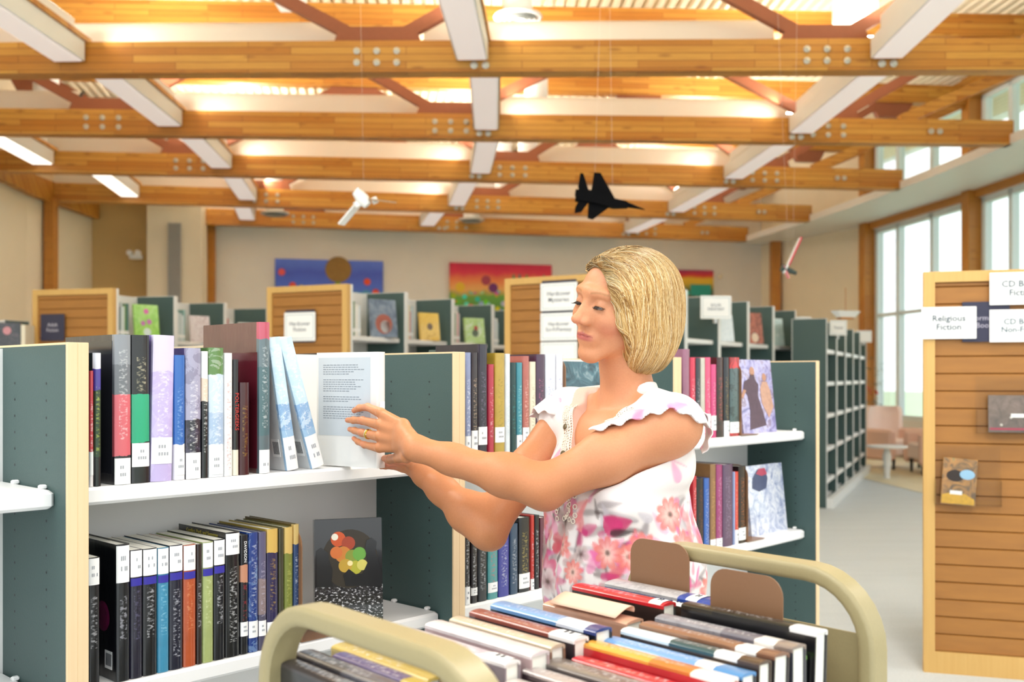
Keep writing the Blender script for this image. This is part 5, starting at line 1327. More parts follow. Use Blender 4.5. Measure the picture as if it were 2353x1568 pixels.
m = MB(); m.box(0, .92 * 5, -.06, .0, 0, .1); tag(m.build('base_plinth', M_white, loc=RE.P(0, 0), rot=(0, 0, RE.th)), 'long white plinth running under the open range along the aisle', 'plinth')
def freesign(rg, px, py, w, h, lines, label, size):
    u = rg.u_at(px, -.02); p = rg.P(u, -.02); z = EYE + (HY - py) / F * p.y
    t = sign((p.x, p.y, z), R_(4), w, h, lines, label, size, bold=.0003)
    m = MB(); m.box(-.012, .012, 0, .06, -.04, h * .5); m.build('sign_bracket', M_alu, t)
freesign(RC, 1645, 733, .285, .21, ['SCI-FI/', 'FANTASY'], 'white sign reading SCI-FI FANTASY right of her hair', .036)
freesign(RC, 1837, 767, .27, .19, [], 'white card sign on the end of the tall range, second right of her hair', .03)
freesign(RE, 1926, 771, .2, .17, ['Travel'], 'white card reading Travel on the corner of the open range', .04)
freesign(RE, 1985, 787, .23, .165, [], 'farthest white card sign on the open range, by the window', .03)
freesign(RC, 1873, 848, .25, .17, [], 'low white card sign above the green end divider', .03)
# left edge: low range with a face-out book
cF = W(-60, HY, 9.2); RF_ = Range(cF.x, cF.y, 76)
c_ = W(68, HY, 9.9)
t = bookcase(Range(c_.x, c_.y, 160), 0, 1.2, 1.92, [1.5, 1.1, .7], .3, 'green bookcase at the far left edge behind the slatwall end', double=False, edge=M_white, holes=False, sth=.03)
p = W(22, 815, 8.6); t = empty('face_out_book', tuple(p), R_(5), 'black book with a pink flower at the left edge of the frame', 'book'); m = MB(); m.box(-.13, .09, 0, .03, 0, .27, .002); m.build('cover', artmat(['#141416', '#2a2a2e', '#5a4a50'], 12, 20), t)
blob(t, 'cover_flower', plain('#c98a90', .4), circ(-.02, .2, .035, 10), -.0008)
m = MB(); m.box(.095, .13, 0, .17, 0, .25, .002); tag(m.build('book', plain('#e6dcc4', .5), loc=p), 'cream book beside the black flower book at the left edge', 'book')
m = MB(); m.box(-1.2, .2, -.05, .4, -.03, 0); m.box(-1.2, .2, -.0, .35, -p.z, -.03); tag(m.build('display_cabinet', M_white, loc=(p.x, p.y, p.z - .001)), 'white display cabinet under the black flower book at the left edge', 'cabinet')

# ------------------------------------------------------------------ right hand slatwall end panel (near)
aD = math.atan2(-.30, .954)
pD = W(2120, HY, 4.83); SD = slat_end((pD.x, pD.y, 0), aD, .82, 1.872, 'large slatwall end panel at the right edge with maple frame and white signs')
dD = Vector((math.cos(aD), math.sin(aD), 0)); nD = Vector((math.sin(aD), -math.cos(aD), 0))
RDn = Range(pD.x + nD.x * -.001, pD.y, 60)
t = bookcase(Range((pD + dD * .80 - nD * .01).x, (pD + dD * .80 - nD * .01).y, 72.5), 0, .92, 1.84, [1.5, 1.1, .7, .35], .33, 'bookcase behind the near right slatwall end', edge=M_white, holes=False)
def onD(px, py, off=.052):
    o = pD + nD * off; kx = (px - CX) / F; x = (kx * o.y - o.x) / (dD.x - kx * dD.y); p = o + dD * x; return Vector((p.x, p.y, EYE + (HY - py) / F * p.y)), x
def dsign(px, py, *a, **k): p, _ = onD(px, py, k.pop('off', .042)); return sign(tuple(p), aD, *a, **k)
dsign(2180, 779, .235, .148, ['Religious', 'Fiction'], 'white sign reading Religious Fiction at the left of the near end panel', .040, ink='#3d4f5c', border='#9cc4b0', bold=.0006, off=.060)
dsign(2357, 700, .30, .148, ['CD Books', 'Fiction'], 'upper white sign reading CD Books Fiction cut off by the right edge', .040, ink='#3d4f5c', border='#9cc4b0', bold=.0006, tx=-.015, off=.062)
dsign(2357, 786, .30, .148, ['CD Books', 'Non-Fiction'], 'lower white sign reading CD Books Non-Fiction cut off by the right edge', .036, ink='#4d6370', border='#9cc4b0', bold=.0006, tx=-.015, off=.062)
dsign(2265, 786, .20, .185, ['Information', 'Books'], 'navy sign reading Information Books behind the white signs', .034, ink='#b9b4c4', board=M_navy, border=None, bold=0, off=.050)
M_acr = NT('clear_acrylic'); _s = M_acr; _tr = _s.n('BsdfTransparent'); _gl = _s.n('BsdfGlossy'); _gl.inputs['Roughness'].default_value = .05; _fr = _s.n('LayerWeight'); _fr.inputs[0].default_value = .15; _mx = _s.n('MixShader')
_s.l(_s.math('MULTIPLY', _fr.outputs[0], .6), _mx.inputs[0]); _s.l(_tr.outputs[0], _mx.inputs[1]); _s.l(_gl.outputs[0], _mx.inputs[2]); _s.l(_mx.outputs[0], _s.out.inputs[0]); _tr.inputs[0].default_value = (.985, .985, .98, 1); M_acr = _s.m
def holder(px, py, w, h, label, mat, cw, ch, cx_, lean, lb2, extra=None):
    p, _ = onD(px, py, .04); t = empty('acrylic_holder', tuple(p), aD, label, 'display holder')
    m = MB(); m.box(0, w, -.004, -.001, 0, h); m.box(0, w, -.05, -.001, 0, .003); m.box(0, w, -.053, -.05, 0, h * .42); m.box(0, .003, -.05, -.004, 0, h * .42); m.box(w - .003, w, -.05, -.004, 0, h * .42)
    m.build('tray', M_acr, t)
    b = empty('face_out_book', tuple(p + dD * cx_ + nD * .045 + Vector((0, 0, .006))), aD, lb2, 'book'); b.rotation_euler = (R_(-6), lean, aD)
    m = MB(); m.box(0, cw, 0, .014, 0, ch, .001); m.build('cover', mat, b)
    if extra: extra(b, cw, ch)
def castle(t, w, h):
    blob(t, 'cover_figure', plain('#2c2018', .3), circ(w * .38, h * .62, w * .26, 18, .7)); blob(t, 'cover_sky', plain('#8fb8d4', .3), circ(w * .72, h * .66, w * .22, 16, .7), -.001)
    blob(t, 'cover_figure', plain('#d8a83c', .3, .3, 60), [(w * x, h * z) for x, z in [(.02, .02), (.02, .2), (.3, .26), (.7, .24), (.96, .14), (.96, .02)]], -.0012)
    blob(t, 'spine_label', M_label, [(w * .25, h * .22), (w * .6, h * .22), (w * .6, h * .3), (w * .25, h * .3)], -.002)
holder(2147, 1157, .28, .27, 'clear acrylic holder low on the near slatwall end', artmat(['#3c2a18', '#7a5a2c', '#b07a34', '#5f7a4c'], 16, 31), .148, .215, .022, R_(4), 'small golden brown paperback in the lower clear holder', castle)
def gate(t, w, h):
    for x, z in ((.35, .4), (.6, .3), (.8, .45), (.2, .2)): blob(t, 'cover_motif', plain('#d9d2c8', .4), circ(w * x, h * z, .006, 10))
    blob(t, 'spine_label', M_label, [(w * .35, h * .4), (w * .55, h * .4), (w * .55, h * .5), (w * .35, h * .5)], -.001); blob(t, 'cover_band', plain('#b04458', .3), [(w * .02, h * .06), (w * .72, h * .06), (w * .72, h * .12), (w * .02, h * .12)], -.001)
holder(2241, 995, .30, .26, 'clear acrylic holder higher on the near slatwall end, cut off by the frame', artmat(['#4c4038', '#6a5a4e', '#7f6a60'], 20, 33), .27, .17, .05, 0, 'brown audio book case in the upper clear holder at the right edge', gate)

# ------------------------------------------------------------------ book cart
TC = .72916; ca, cb = Vector((math.cos(TC), math.sin(TC), 0)), Vector((math.sin(TC), -math.cos(TC), 0))
R1 = Vector((-.0172, 1.0331, 0)); CW, CL = .501, .795; L1 = R1 - cb * CW
def CP(s_, t_, z=0.): return L1 + ca * s_ + cb * t_ + Vector((0, 0, z))
CT = empty('book_cart', (L1.x, L1.y, 0), TC - R_(90), 'beige metal book cart loaded with books, spines up, in front of the woman', 'cart')
# local x = across (cb), local y = along (ca)
ZT = 1.083
def endframe(y0):
    pts = []; r = .12
    arcp = [(0, .1)] + [(r - r * math.cos(a), ZT - r + r * math.sin(a)) for a in [math.pi / 2 * i / 8 for i in range(9)]] + [(CW - r + r * math.sin(a), ZT - r + r * math.cos(a)) for a in [math.pi / 2 * i / 8 for i in range(9)]] + [(CW, .1)]
    n = len(arcp); w = .0265; vs = []; cs = []
    prof = []
    for i, (x, z) in enumerate(arcp):
        a = arcp[max(0, i - 1)]; b = arcp[min(n - 1, i + 1)]; tx, tz = b[0] - a[0], b[1] - a[1]; l = math.hypot(tx, tz); nx, nz = tz / l, -tx / l
        cs.append(((x, z), (x + nx * w, z + nz * w)))
    m = MB(); e = .004; D_ = .046
    sec = [(0, e), (e, 0), (1 - e, 0), (1, e), (1, 1 - e), (1 - e, 1), (e, 1), (0, 1 - e)]
    sec = [(0, .1), (.12, .02), (.3, 0), (.7, 0), (.88, .02), (1, .1), (1, .9), (.88, .98), (.7, 1), (.3, 1), (.12, .98), (0, .9)]
    k = len(sec)
    for (o_, i_) in cs:
        for a, b in sec: vs.append((o_[0] + (i_[0] - o_[0]) * a, y0 + D_ * b, o_[1] + (i_[1] - o_[1]) * a))
    fs = [(i * k + j, i * k + (j + 1) % k, (i + 1) * k + (j + 1) % k, (i + 1) * k + j) for i in range(n - 1) for j in range(k)] + [tuple(range(k)), tuple((n - 1) * k + j for j in range(k))]
    m.add(vs, fs); return m.build('end_frame', M_putty, CT, True)
endframe(0); endframe(CL - .046)
for y in (.018, CL - .026):
    m = MB(); m.box(.026, CW - .026, y, y + .004, .2, .985 if y > .1 else .86); m.build('end_panel', M_putty, CT)
for z in (.86, .52, .22):
    m = MB(); m.box(.02, CW - .02, .04, CL - .04, z - .002, z); m.box(CW / 2 - .002, CW / 2 + .002, .04, CL - .04, z, z + .09)
    m.box(.02, .024, .04, CL - .04, z - .02, z + .012); m.box(CW - .024, CW - .02, .04, CL - .04, z - .02, z + .012); m.build('shelf', M_putty, CT)
for x in (.03, CW - .03):
    for y in (.03, CL - .03):
        m = MB(); m.lathe([(.045, -.012), (.05, -.006), (.05, .006), (.045, .012)], (0, 0, 0), 18, 'x'); w_ = m.build('caster', M_dark, CT, True); w_.location = (x, y, .0505)
        m = MB(); m.box(-.02, .02, -.012, .012, .04, .052); m.box(-.02, -.016, -.012, .012, 0, .05); m.build('caster_fork', M_alu, w_)
# books on the cart: lying on their fore edges, spine up, tail towards +x
def cartbook(x0, ln, y, T, ht, mat, label, group, lab=None, lean=0.0, paper=M_paper, zb=.862, flip=False, thin=False):
    # x0: head of the spine, ln: spine length, y: position along the cart, T thickness, ht: width of the book
    t = empty('book', (0, 0, 0), 0, label, 'book', group)
    # book local: x thickness, y depth from spine, z up the spine. world of cart: z(book) -> -X(cart), y(book) -> -Z, x(book)-> Y
    Mt = CT_M @ Matrix.Translation((x0 + ln, y, zb + ht)) @ Matrix.Rotation(lean, 4, 'X') @ Matrix(((0, 0, -1, 0), (1, 0, 0, 0), (0, -1, 0, 0), (0, 0, 0, 1)))
    t.matrix_world = Mt; t.rotation_euler = Mt.to_euler(); t.location = Mt.translation
    m, p = book_mesh(T, ln, ht, b=min(.0028, T * .18), sq=.0035); m.build('cover', mat, t, smooth=True); p.build('page_block', paper, t)
    if lab:
        q_ = MB(); z0, z1 = lab[0] * ln, lab[1] * ln
        q_.grid(lambda u, v: (-T / 2 * .99 * math.cos(math.pi * (.02 + .96 * u)), .004 - .0047 * math.sin(math.pi * (.02 + .96 * u)) - .0004, z0 + (z1 - z0) * v), 8, 1); sl = q_.build('spine_label', M_label, t, smooth='all', fix=False)
        q_ = MB()
        for r_ in range(2):
            for c in range(3): q_.box(-T * .12 + c * T * .1, -T * .06 + c * T * .1, -.0018, -.0012, z0 + (z1 - z0) * (.55 - r_ * .25), z0 + (z1 - z0) * (.68 - r_ * .25))
        q_.build('call_number', M_ink, sl)
    return t
CT_M = Matrix.Translation((L1.x, L1.y, 0)) @ Matrix.Rotation(TC - R_(90), 4, 'Z')
GG = 'books in the back row on the cart'; GH = 'books in the front row on the cart'
SPm = lambda s_, **k: cm(s_, k.pop('cov', None), k.pop('tc', '#eeeeee'), tband=k.pop('tb', (.3, .9)), **k)
# back row, from the far bookend to the near end: (thickness, length, height, bands, label, sticker)
rowA = [(.036, .235, .165, [(0, '#2a4a9a'), (.3, '#b9b7b8')], 'clear jacketed grey and royal blue book against the left bookend', (.12, .22), '#1f3f94'),
        (.014, .215, .16, [(0, '#3a2c24')], 'thin dark brown book behind the bright red one on the cart', (.05, .18), '#3a2c24'),
        (.028, .205, .17, [(0, '#c9202c')], 'bright red and black book on the cart', (.03, .15), '#1c181a'),
        (.034, .190, .150, [(0, '#d9a58a')], 'book with a tall peach coloured slip sticking out of it', None, '#c9967c'),
        (.030, .235, .165, [(0, '#2c3c78'), (.1, '#e2e8f2'), (.35, '#6f9ccc')], 'sky blue and black book in the middle of the cart', None, '#191c26'),
        (.026, .235, .16, [(0, '#e8e4e4'), (.22, '#8a4840')], 'brick brown book left of the sky blue one on the cart', (.02, .2), '#3a3236'),
        (.024, .23, .155, [(0, '#c4b49c')], 'sand coloured book on the cart, left of the brick brown one', None, '#8a6a54'),
        (.030, .24, .155, [(0, '#ded4d4')], 'ivory book with gold lettering on the cart', None, '#b9a0a0'),
        (.024, .235, .15, [(0, '#e9e4e2'), (.25, '#c7bec8')], 'pale mauve grey book on the cart', (.02, .2), '#8f8288'),
        (.026, .20, .14, [(0, '#f0eef0'), (.25, '#6a3040')], 'short wine red book with white foot behind the near handle', (.02, .3), '#4c2430'),
        (.030, .235, .15, [(0, '#6d5c54')], 'taupe book under the curve of the near handle', None, '#4a4040'),
        (.040, .235, .165, [(0, '#f0e6e0'), (.3, '#d6d0cc')], 'cream jacketed book seen through the near handle', (.0, .2), '#c9b48c'),
        (.034, .225, .15, [(0, '#b9a04c')], 'mustard book seen through the near handle', None, '#a88f44'),
        (.030, .23, .15, [(0, '#b9a23c'), (.3, '#3c2b70')], 'purple and yellow book at the foot of the near handle', None, '#3c2b70'),
        (.036, .235, .15, [(0, '#5b5a62'), (.5, '#2c2a30')], 'charcoal speckled book at the lower left of the cart', None, '#222226'),
        (.030, .235, .145, [(0, '#6c7074'), (.4, '#3a3438')], 'dark grey book at the near end of the cart', None, '#2a2a2e')]
ya = [.700, .655, .612, .545, .425, .378, .336, .292, .246, .207, .172, .148, .122, .094, .064, .034]
for i, (T, ln, ht, bands, lb, lab, cov) in enumerate(rowA):
    y = ya[i]; T *= (1.25 if i < 11 else .95); ht -= .015
    o = cartbook(.012 + (.05 if i == 13 else .006), ln, y, T * .95, ht, SPm(bands, cov=cov, swirl=.25 if i in (0, 8, 11, 14) else 0, tint2='#7a7884'), lb, GG, lab, lean=R_(2.5 - 1.0 * (i % 3)))
    if i == 3:
        q_ = MB(); nx_ = 10
        q_.grid(lambda u, v: (-.004 + .012 * u - .030 * v * v * .6, -.052 + .052 * v * 1.0 - .0 , .025 + u * 0 + .13 * u), 6, nx_)
        q_.v = [(-.024 + .046 * math.sin(v_ * 1.8), -.012 * math.sin(v_ * 3.0) - .003, .02 + .15 * u_) for v_ in [j / 10 for j in range(11)] for u_ in [k_ / 6 for k_ in range(7)]]
        sl = q_.build('paper_slip', plain('#e8bfa6', .7), o, smooth='all', fix=False); md = sl.modifiers.new('t', 'SOLIDIFY'); md.thickness = .0006
rowB = [(.030, .240, .170, [(0, '#e8e4e2'), (.17, '#15120e'), (.75, '#2c2416')], 'black book with gold print against the right bookend', None, '#141216'),
        (.012, .20, .14, [(0, '#6fa83c')], 'thin black and green book standing lower than its neighbours', None, '#16201a'),
        (.032, .245, .165, [(0, '#8a7a70'), (.12, '#e8e0d8'), (.25, '#6d6a74'), (.5, '#8d8c92')], 'clear jacketed grey blue book in the front row of the cart', None, '#3c3c46'),
        (.034, .240, .165, [(0, '#7a5440'), (.12, '#f0ece8'), (.26, '#8a6148')], 'tan brown book in the front row with white sticker', None, '#241c20'),
        (.028, .245, .165, [(0, '#4a3424'), (.14, '#ecebea'), (.3, '#2b4c50'), (.62, '#d9e4e6')], 'white to teal book with silver title on the cart', None, '#3c2c20'),
        (.030, .245, .16, [(0, '#4c84b8'), (.18, '#e6dfdc'), (.32, '#6f9cd0')], 'light blue book in the front row of the cart', None, '#2a2c34'),
        (.034, .245, .165, [(0, '#efe4dc'), (.2, '#c8742c'), (.5, '#e0a03c')], 'orange book in the front row of the cart', None, '#b8262c'),
        (.026, .235, .155, [(0, '#e9e2e2'), (.2, '#bb2430')], 'crimson book beside the orange one', None, '#b8202c'),
        (.038, .245, .16, [(0, '#d6cfd2'), (.22, '#6d635e')], 'thick taupe grey book in the front row', (.02, .15), '#4a4448'),
        (.030, .245, .16, [(0, '#c9c2d0'), (.3, '#5c4444'), (.6, '#a89c98')], 'brown and white speckled book left of the taupe grey one', None, '#3a2c30'),
        (.030, .24, .155, [(0, '#a08c84'), (.4, '#cfc4bc')], 'pale pinkish beige book at the near end of the front row', None, '#6c5c58'),
        (.032, .24, .15, [(0, '#8a2c34')], 'wine coloured book in the front row, hidden behind the near handle', None, '#5c2028'),
        (.030, .24, .16, [(0, '#e6dfd8'), (.3, '#9a8f88')], 'stone grey book near the handle end of the front row', None, '#7a706a'),
        (.034, .235, .165, [(0, '#2f4a6a')], 'dusky blue book near the handle end of the front row', None, '#22344c'),
        (.030, .24, .17, [(0, '#cfc6bc'), (.4, '#5a4a44')], 'brown and cream book, last at the near end of the front row', None, '#4a3c36')]
y = .640
for i, (T, ln, ht, bands, lb, lab, cov) in enumerate(rowB):
    T *= 1.12; ht = max(.11, ht - .010 - .0035 * i); y -= T / 2 + .003
    if y < .05: break
    cartbook(CW - .008 - ln + (.0 if i != 1 else -.01), ln, y, T * .95, ht, SPm(bands, cov=cov, swirl=.3 if i in (2, 9) else 0, tint2='#5a5a66'), lb, GH, lab, lean=R_(-3 + 1.5 * (i % 3)))
    y -= T / 2 + .0015
# bookends on the cart
def cbookend(y, x, w, h, label):
    t = empty('bookend', tuple(CT_M @ Vector((x, y, .8625))), TC - R_(90), label, 'bookend', 'brown bookends on the cart'); r = .03
    pl = [(0, 0), (w, 0)] + [(w - r + r * math.sin(a), h - r + r * math.cos(a)) for a in [math.pi / 2 * (1 - i / 6) for i in range(7)]] + [(r - r * math.sin(a), h - r + r * math.cos(a)) for a in [math.pi / 2 * i / 6 for i in range(7)]]
    m = MB(); m.prism(pl, 0, .002, 'y'); m.build('upright_plate', M_bookend, t, True); m = MB(); m.box(0, w, .002, .1, -.0005, .001); m.build('foot_plate', M_bookend, t)
cbookend(CL - .060, .03, .135, .225, 'brown bookend standing farther left on the cart, before the blouse')
cbookend(.662, CW - .235, .135, .212, 'brown bookend standing nearer on the right of the cart')

# ------------------------------------------------------------------ armchairs, side table, plant by the window
M_pink = plain('#fbe4d8', .55, .04, 60); M_pinks = plain('#ecc4b0', .55, .06, 60)
def armchair(p, rz, label):
    t = empty('armchair', (p[0], p[1], 0), rz, label, 'armchair', None)     # faces -y
    m = MB(); m.box(-.29, .29, -.36, .26, .2, .44, .03); m.build('seat', M_pink, t, True)
    m = MB(); n = 10; pl = [(.42 * math.cos(a) * .86, .30 * math.sin(a)) for a in [math.pi * i / n for i in range(n + 1)]]; pl += [(x * .78, y * .68) for x, y in reversed(pl)]
    def bk(z0, z1, s0, s1): pass
    vs = []; fs = []
    for z, sx in ((.3, 1.), (.6, 1.04), (.82, 1.05), (.9, .98), (.93, .86)):
        for x, y in pl: vs.append((x * sx, .1 + y * (1 + (z - .3) * .25) * (1 if z < .9 else .97), z))
    k = len(pl)
    for i in range(4):
        for j in range(k): fs.append((i * k + j, i * k + (j + 1) % k, (i + 1) * k + (j + 1) % k, (i + 1) * k + j))
    fs += [tuple(range(k)), tuple(4 * k + j for j in range(k))]; m.add(vs, fs); m.build('backrest', M_pink, t, True)
    for s_ in (-1, 1):
        m = MB(); m.box(s_ * .36 - .07, s_ * .36 + .07, -.38, .2, .14, .6, .035); m.build('arm', M_pinks, t, True)
        for y in (-.3, .3): m = MB(); m.lathe([(.018, 0), (.026, .2)], (s_ * .27, y, 0), 10); m.build('leg', M_dark, t, True)
armchair((W(2052, HY, 15.5).x, 15.6), R_(28), 'pink leather armchair by the window, facing the aisle')
armchair((W(2185, HY, 14.2).x, 14.6), R_(-95), 'second pink armchair half hidden by the right slatwall end')
p = W(2038, HY, 13.9); t = empty('side_table', (p.x, p.y, 0), 0, 'low white side table with one leg between the armchairs', 'table'); m = MB(); m.lathe([(.26, .42), (.27, .435), (.26, .45)], (0, 0, 0), 24); m.build('table_top', M_white, t, True); m = MB(); m.lathe([(.03, .42), (.06, .3), (.035, .04), (.05, 0)], (0, 0, 0), 12); m.build('leg', M_white, t, True)
p = W(2004, HY, 17.4); t = empty('potted_plant', (p.x, p.y, 0), 0, 'leafy plant with red flowers before the window post', 'plant'); m = MB(); m.lathe([(.1, 0), (.14, .3), (.15, .31), (.13, .3)], (0, 0, 0), 16); m.build('pot', M_white, t, True)
m = MB(); m.tube([(0, 0, .3), (.03, 0, .8), (0, .02, 1.3), (.02, 0, 1.7)], .015, 6); m.build('stem', M_post, t); m = MB(); rp = random.Random(3)
for i in range(60):
    z = rp.choice([.95, 1.0, 1.3, 1.38, 1.55, 1.65]) + rp.uniform(-.06, .06); a = rp.uniform(0, 6.28); r = rp.uniform(.03, .16); c = Vector((r * math.cos(a), r * math.sin(a), z)); d_ = Vector((math.cos(a), math.sin(a), rp.uniform(-.5, .3))).normalized() * .09; s_ = d_.cross(Vector((0, 0, 1))).normalized() * .03
    m.add([c, c + d_ * .5 + s_, c + d_, c + d_ * .5 - s_], [(0, 1, 2, 3)])
fo = m.build('foliage', plain('#3c5a40', .5, .3, 30), t, fix=False); fo['kind'] = 'stuff'
m = MB(); [m.lathe([(.01, -.02), (.03, 0), (.01, .02)], (rp.uniform(-.1, .1), rp.uniform(-.1, .1), 1.15 + rp.uniform(-.06, .06)), 8) for i in range(6)]; m.build('flowers', plain('#c24a3a', .5), t, True)

# model boat on top of the open range
p = W(1943, 748, 11.0); p.z = 2.001; t = empty('model_boat', tuple(p), R_(20), 'small white model boat on top of the open range', 'model boat')
m = MB(); vs = []
for z, w_, l_ in ((0.02, .03, .12), (.09, .07, .2)):
    for x, y in ((-1, 0), (-.7, -.9), (.5, -1), (1, 0), (.5, 1), (-.7, .9)): vs.append((x * l_, y * w_, z))
m.add(vs, [tuple(range(5, -1, -1)), tuple(range(6, 12))] + [(i, (i + 1) % 6, 6 + (i + 1) % 6, 6 + i) for i in range(6)]); m.build('hull', M_white, t)
m = MB(); m.tube([(0, 0, .09), (0, 0, .34)], .004, 6); m.build('mast', M_post, t); m = MB(); m.box(-.08, .08, -.04, .04, 0, .02); m.build('stand', M_post, t)

# ------------------------------------------------------------------ paintings on the far wall
wd_ = Vector((math.cos(WPHI), math.sin(WPHI), 0)); wnrm = Vector((math.sin(WPHI), -math.cos(WPHI), 0))
def onwall(px, py, off=.03):
    o = wa + wnrm * off; k = (px - CX) / F; x = (k * o.y - o.x) / (wd_.x - k * wd_.y); p = o + wd_ * x; return Vector((p.x, p.y, EYE + (HY - py) / F * p.y)), x
def painting(x0, x1, y0, hgt, label, mode):
    p0, a = onwall(x0, y0); p1, b = onwall(x1, y0); w = b - a; z1 = EYE + (HY - y0) / F * ((p0.y + p1.y) / 2)
    t = empty('painting', (p0.x, p0.y, z1 - hgt), WPHI, label, 'painting')
    s = NT('painted_canvas'); co = s.coord('Generated'); sp = s.n('SeparateXYZ'); s.l(co, sp.inputs[0]); ob = s.coord()
    n = s.noise(ob, 2.2, 4, .6); zz = s.math('ADD', sp.outputs[2], s.math('MULTIPLY', s.math('SUBTRACT', n.outputs[0], .5), .22))
    if mode == 0: sky = s.ramp(zz, [(0, L('#3c6a3a')), (.30, L('#3f7a44')), (.36, L('#4aa0a8')), (.45, L('#4a6ad0')), (.75, L('#3f55c0')), (1, L('#5a7ae0'))])
    elif mode == 1: sky = s.ramp(zz, [(0, L('#3c6a3a')), (.45, L('#5f9a3c')), (.55, L('#f0b468')), (.72, L('#f08a50')), (.86, L('#d8304c')), (1, L('#c01c44'))])
    else: sky = s.ramp(zz, [(0, L('#7a1c1c')), (.3, L('#3c6a3c')), (.5, L('#e0b83c')), (.68, L('#f0c83c')), (.8, L('#d83c34')), (1, L('#8a1c5a'))])
    vo = s.n('TexVoronoi'); s.l(ob, vo.inputs[0]); vo.inputs['Scale'].default_value = 7
    hs = s.n('HueSaturation'); s.l(vo.outputs['Color'], hs.inputs['Color']); hs.inputs['Saturation'].default_value = 1.6; hs.inputs['Value'].default_value = .8
    msk = s.math('MULTIPLY', s.math('LESS_THAN', vo.outputs['Distance'], .38), s.math('LESS_THAN', zz, .52 if mode else .4))
    s.base(s.mix(s.math('MULTIPLY', msk, .85), sky, hs.outputs[0])); s.set(Roughness=.6)
    m = MB(); m.box(0, w, -.03, 0.02, 0, hgt); m.build('canvas', s.m, t)
    if mode == 0:
        m = MB(); m.prism(circ(w * .58, hgt * .82, .26, 24), -.036, -.031, 'y'); m.build('painted_tree', plain('#8a6a34', .6, .2, 20), t); m = MB(); m.box(w * .55, w * .6, -.036, -.031, hgt * .2, hgt * .6); m.build('painted_trunk', plain('#6a8a3a', .6), t)
        for fx, fz, c in ((.06, .75, '#e05a5a'), (.16, .5, '#d84a3a'), (.24, .45, '#c8b030'), (.85, .6, '#e0502c'), (.93, .4, '#d84a2c')):
            m = MB(); m.prism(circ(w * fx, hgt * fz, .07, 12), -.036, -.031, 'y'); m.build('painted_flower', plain(c, .6), t)
    if mode == 1:
        for fx, c in ((.62, '#2c9a6a'), (.75, '#6aa04c'), (.92, '#3c9a7a'), (.68, '#2c7a8a')):
            m = MB(); m.prism([(w * fx - .1, hgt * .55), (w * fx + .1, hgt * .55), (w * fx, hgt * .85)], -.036, -.031, 'y'); m.build('painted_tree', plain(c, .6), t)
        for fx, fz, c in ((.2, .25, '#d83c3c'), (.3, .2, '#c83434'), (.42, .6, '#6a2c6a'), (.1, .6, '#e8c03c'), (.35, .72, '#a03c50')):
            m = MB(); m.prism(circ(w * fx, hgt * fz, .1, 12), -.036, -.031, 'y'); m.build('painted_flower', plain(c, .6), t)
    if mode == 2:
        m = MB(); m.box(w * .55, w * .95, -.036, -.031, hgt * .1, hgt * .5); m.build('painted_vase', plain('#2c9a8c', .6), t); m = MB(); m.prism(circ(w * .25, hgt * .4, .16, 14), -.036, -.031, 'y'); m.build('painted_flower', plain('#6a1c24', .6), t)
painting(632, 880, 598, 1.05, 'blue garden painting with a round brown tree on the far wall', 0)
painting(1033, 1267, 607, 1.25, 'red sky village painting in the middle of the far wall', 1)
painting(1520, 1638, 621, .62, 'small red and yellow painting behind her hair on the far wall', 2)
p, _ = onwall(1655, 636); m = MB(); m.lathe([(.05, 0), (.045, -.03), (.01, -.04)], (0, 0, 0), 14, 'y'); tag(m.build('wall_sensor', M_cream, loc=p, smooth=True), 'small round wall sensor right of the small red painting', 'sensor')

# ------------------------------------------------------------------ hanging model planes
def thread(t, pts):
    pts = [Vector(pts[0]), Vector(pts[1])]; q_ = pts[1] - pts[0]; pts[1] = pts[0] + q_ * ((ZD - t.location.z - pts[0].z) / q_.z)
    m = MB(); m.tube(pts, .0004, 4); m.build('thread', M_label, t)
# black fighter seen from below
d_ = 6.2; ctr = W(1393, 452, d_); t = empty('model_jet', tuple(ctr), 0, 'black cut-out model of a twin-tailed jet fighter hanging from the trusses', 'model plane')
def JP(px, py, dy=0.): p = W(px, py, d_ + dy) - ctr; return p
blk = plain('#08080a', .9, .1, 60, spec=.1)
def plate(pts, y0, y1): 
    m = MB(); m.prism([(JP(*q_).x, JP(*q_).z) for q_ in pts], y0, y1, 'y'); return m
m = plate([(1324, 448), (1329, 437), (1372, 440), (1410, 458), (1438, 464), (1445, 470), (1442, 478), (1410, 479), (1366, 468), (1326, 462)], -.035, .03); m.build('fuselage', blk, t)
m = plate([(1365, 397), (1380, 398), (1412, 456), (1406, 472), (1362, 505), (1350, 502), (1352, 466), (1358, 440)], -.012, .006); m.build('wing', blk, t)
m = plate([(1333, 399), (1340, 400), (1353, 441), (1332, 446), (1328, 430)], -.02, -.008); m.build('tail_fin', blk, t)
m = plate([(1330, 461), (1352, 466), (1336, 488), (1320, 491), (1321, 478)], -.02, -.008); m.build('tail_fin', blk, t)
m = MB(); m.tube([JP(1438, 470), JP(1482, 482)], [.018, .002], 8); m.build('nose_probe', blk, t)
m = MB(); m.tube([JP(1322, 443), JP(1345, 446)], .022, 10); m.tube([JP(1322, 456), JP(1345, 458)], .022, 10); m.build('exhaust', blk, t)
thread(t, [JP(1367, 400), JP(1378, 60)]); thread(t, [JP(1408, 458), JP(1402, 60)])
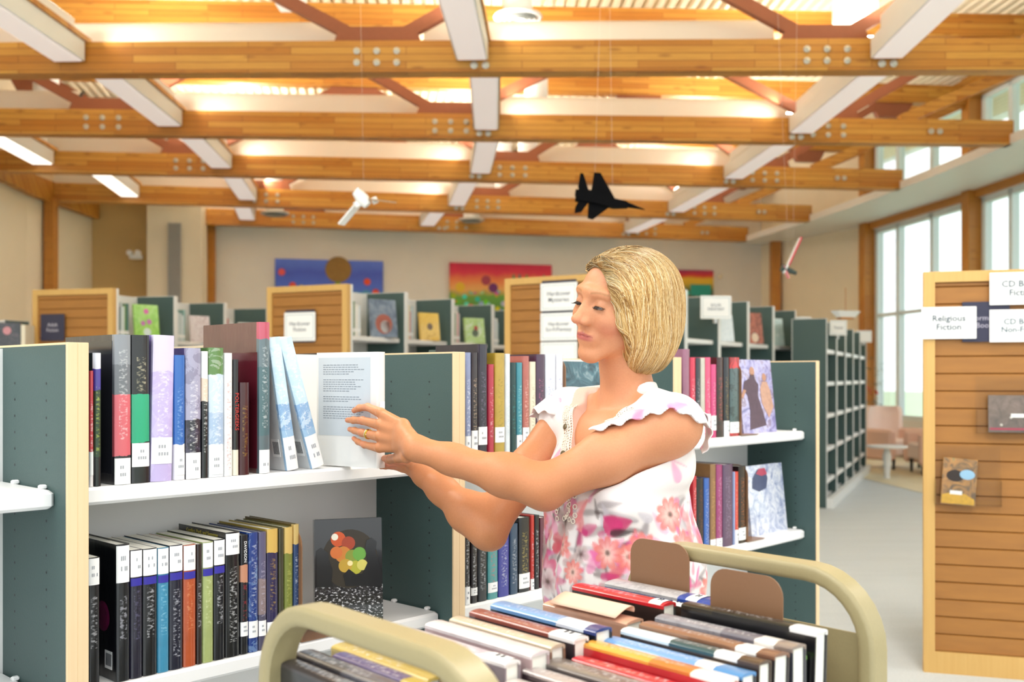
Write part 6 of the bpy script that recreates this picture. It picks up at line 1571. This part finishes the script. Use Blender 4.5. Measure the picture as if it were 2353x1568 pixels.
# white toy plane
d_ = 6.6; ctr = W(838, 462, d_); t = empty('model_plane', tuple(ctr), 0, 'white model propeller plane hanging above the blue painting', 'model plane')
m = MB(); m.tube([JP(818, 440), JP(833, 458), JP(845, 472)], [.03, .045, .03], 10); m.build('fuselage', M_white, t, True)
m = MB(); m.bar(JP(828, 464, .02), JP(784, 516, .1), .06, .012); m.build('wing', M_white, t); m = MB(); m.bar(JP(850, 458, .02), JP(903, 465, -.25), .05, .01); m.build('wing', plain('#a98a6a', .5), t)
for a in ((822, 470), (862, 461)): m = MB(); m.tube([JP(a[0] - 4, a[1] - 6), JP(a[0] + 2, a[1] + 6)], [.022, .02], 10); m.build('engine', M_white, t, True)
m = MB(); m.bar(JP(824, 432), JP(812, 448), .03, .01); m.build('tail_fin', M_white, t); thread(t, [JP(836, 455), JP(830, 100)])
# red and white glider by the corner
d_ = 8.0; ctr = W(1818, 600, d_); t = empty('model_glider', tuple(ctr), 0, 'red and white model glider hanging near the far corner', 'model plane')
m = MB(); m.bar(JP(1838, 548), JP(1800, 628), .05, .012); m.build('wing', M_white, t); m = MB(); m.bar(JP(1841, 546, -.01), JP(1812, 610, -.01), .035, .014); m.build('wing_stripe', plain('#c8404c', .5), t)
m = MB(); m.tube([JP(1795, 615), JP(1830, 628)], [.03, .015], 8); m.build('fuselage', plain('#3c4a48', .5), t, True); m = MB(); m.bar(JP(1800, 612), JP(1812, 640), .05, .01); m.build('tail_fin', plain('#e08a90', .5), t)
thread(t, [JP(1822, 585), JP(1824, 470)]); thread(t, [JP(1812, 590), JP(1808, 500)])

# unseen lamps added above the frame: warm downlight for the hall
for a_ in ((-2.3, 3.6), (1.6, 3.4), (5.0, 3.4), (-2.3, .4), (1.6, .2)):
    t = empty('linear_ceiling_light', (a_[0], a_[1], 4.37), 0, 'added linear light over the near aisle, %s' % {(-2.3, 3.6): 'front left', (1.6, 3.4): 'front middle', (5.0, 3.4): 'front right', (-2.3, .4): 'rear left', (1.6, .2): 'rear middle'}[a_], 'ceiling light', 'added lights above the frame'); m = MB(); m.box(-.15, .15, -1.2, 1.2, .012, .2); m.build('housing', M_fix, t); m = MB(); m.box(-.13, .13, -1.17, 1.17, 0, .014); m.build('diffuser', M_difflit, t)
    area_light('added_downlight', (a_[0], a_[1], 4.35), (.25, 2.3), 55, (1, .94, .87))
# shade where the cast forgot a parent: nothing else at top level is left without a label
for o in list(COL.objects):
    if o.type in ('MESH', 'EMPTY') and o.parent is None and 'label' not in o and o.get('kind') != 'structure': o['label'] = o.name.replace('_', ' ')
bpy.context.view_layer.update()
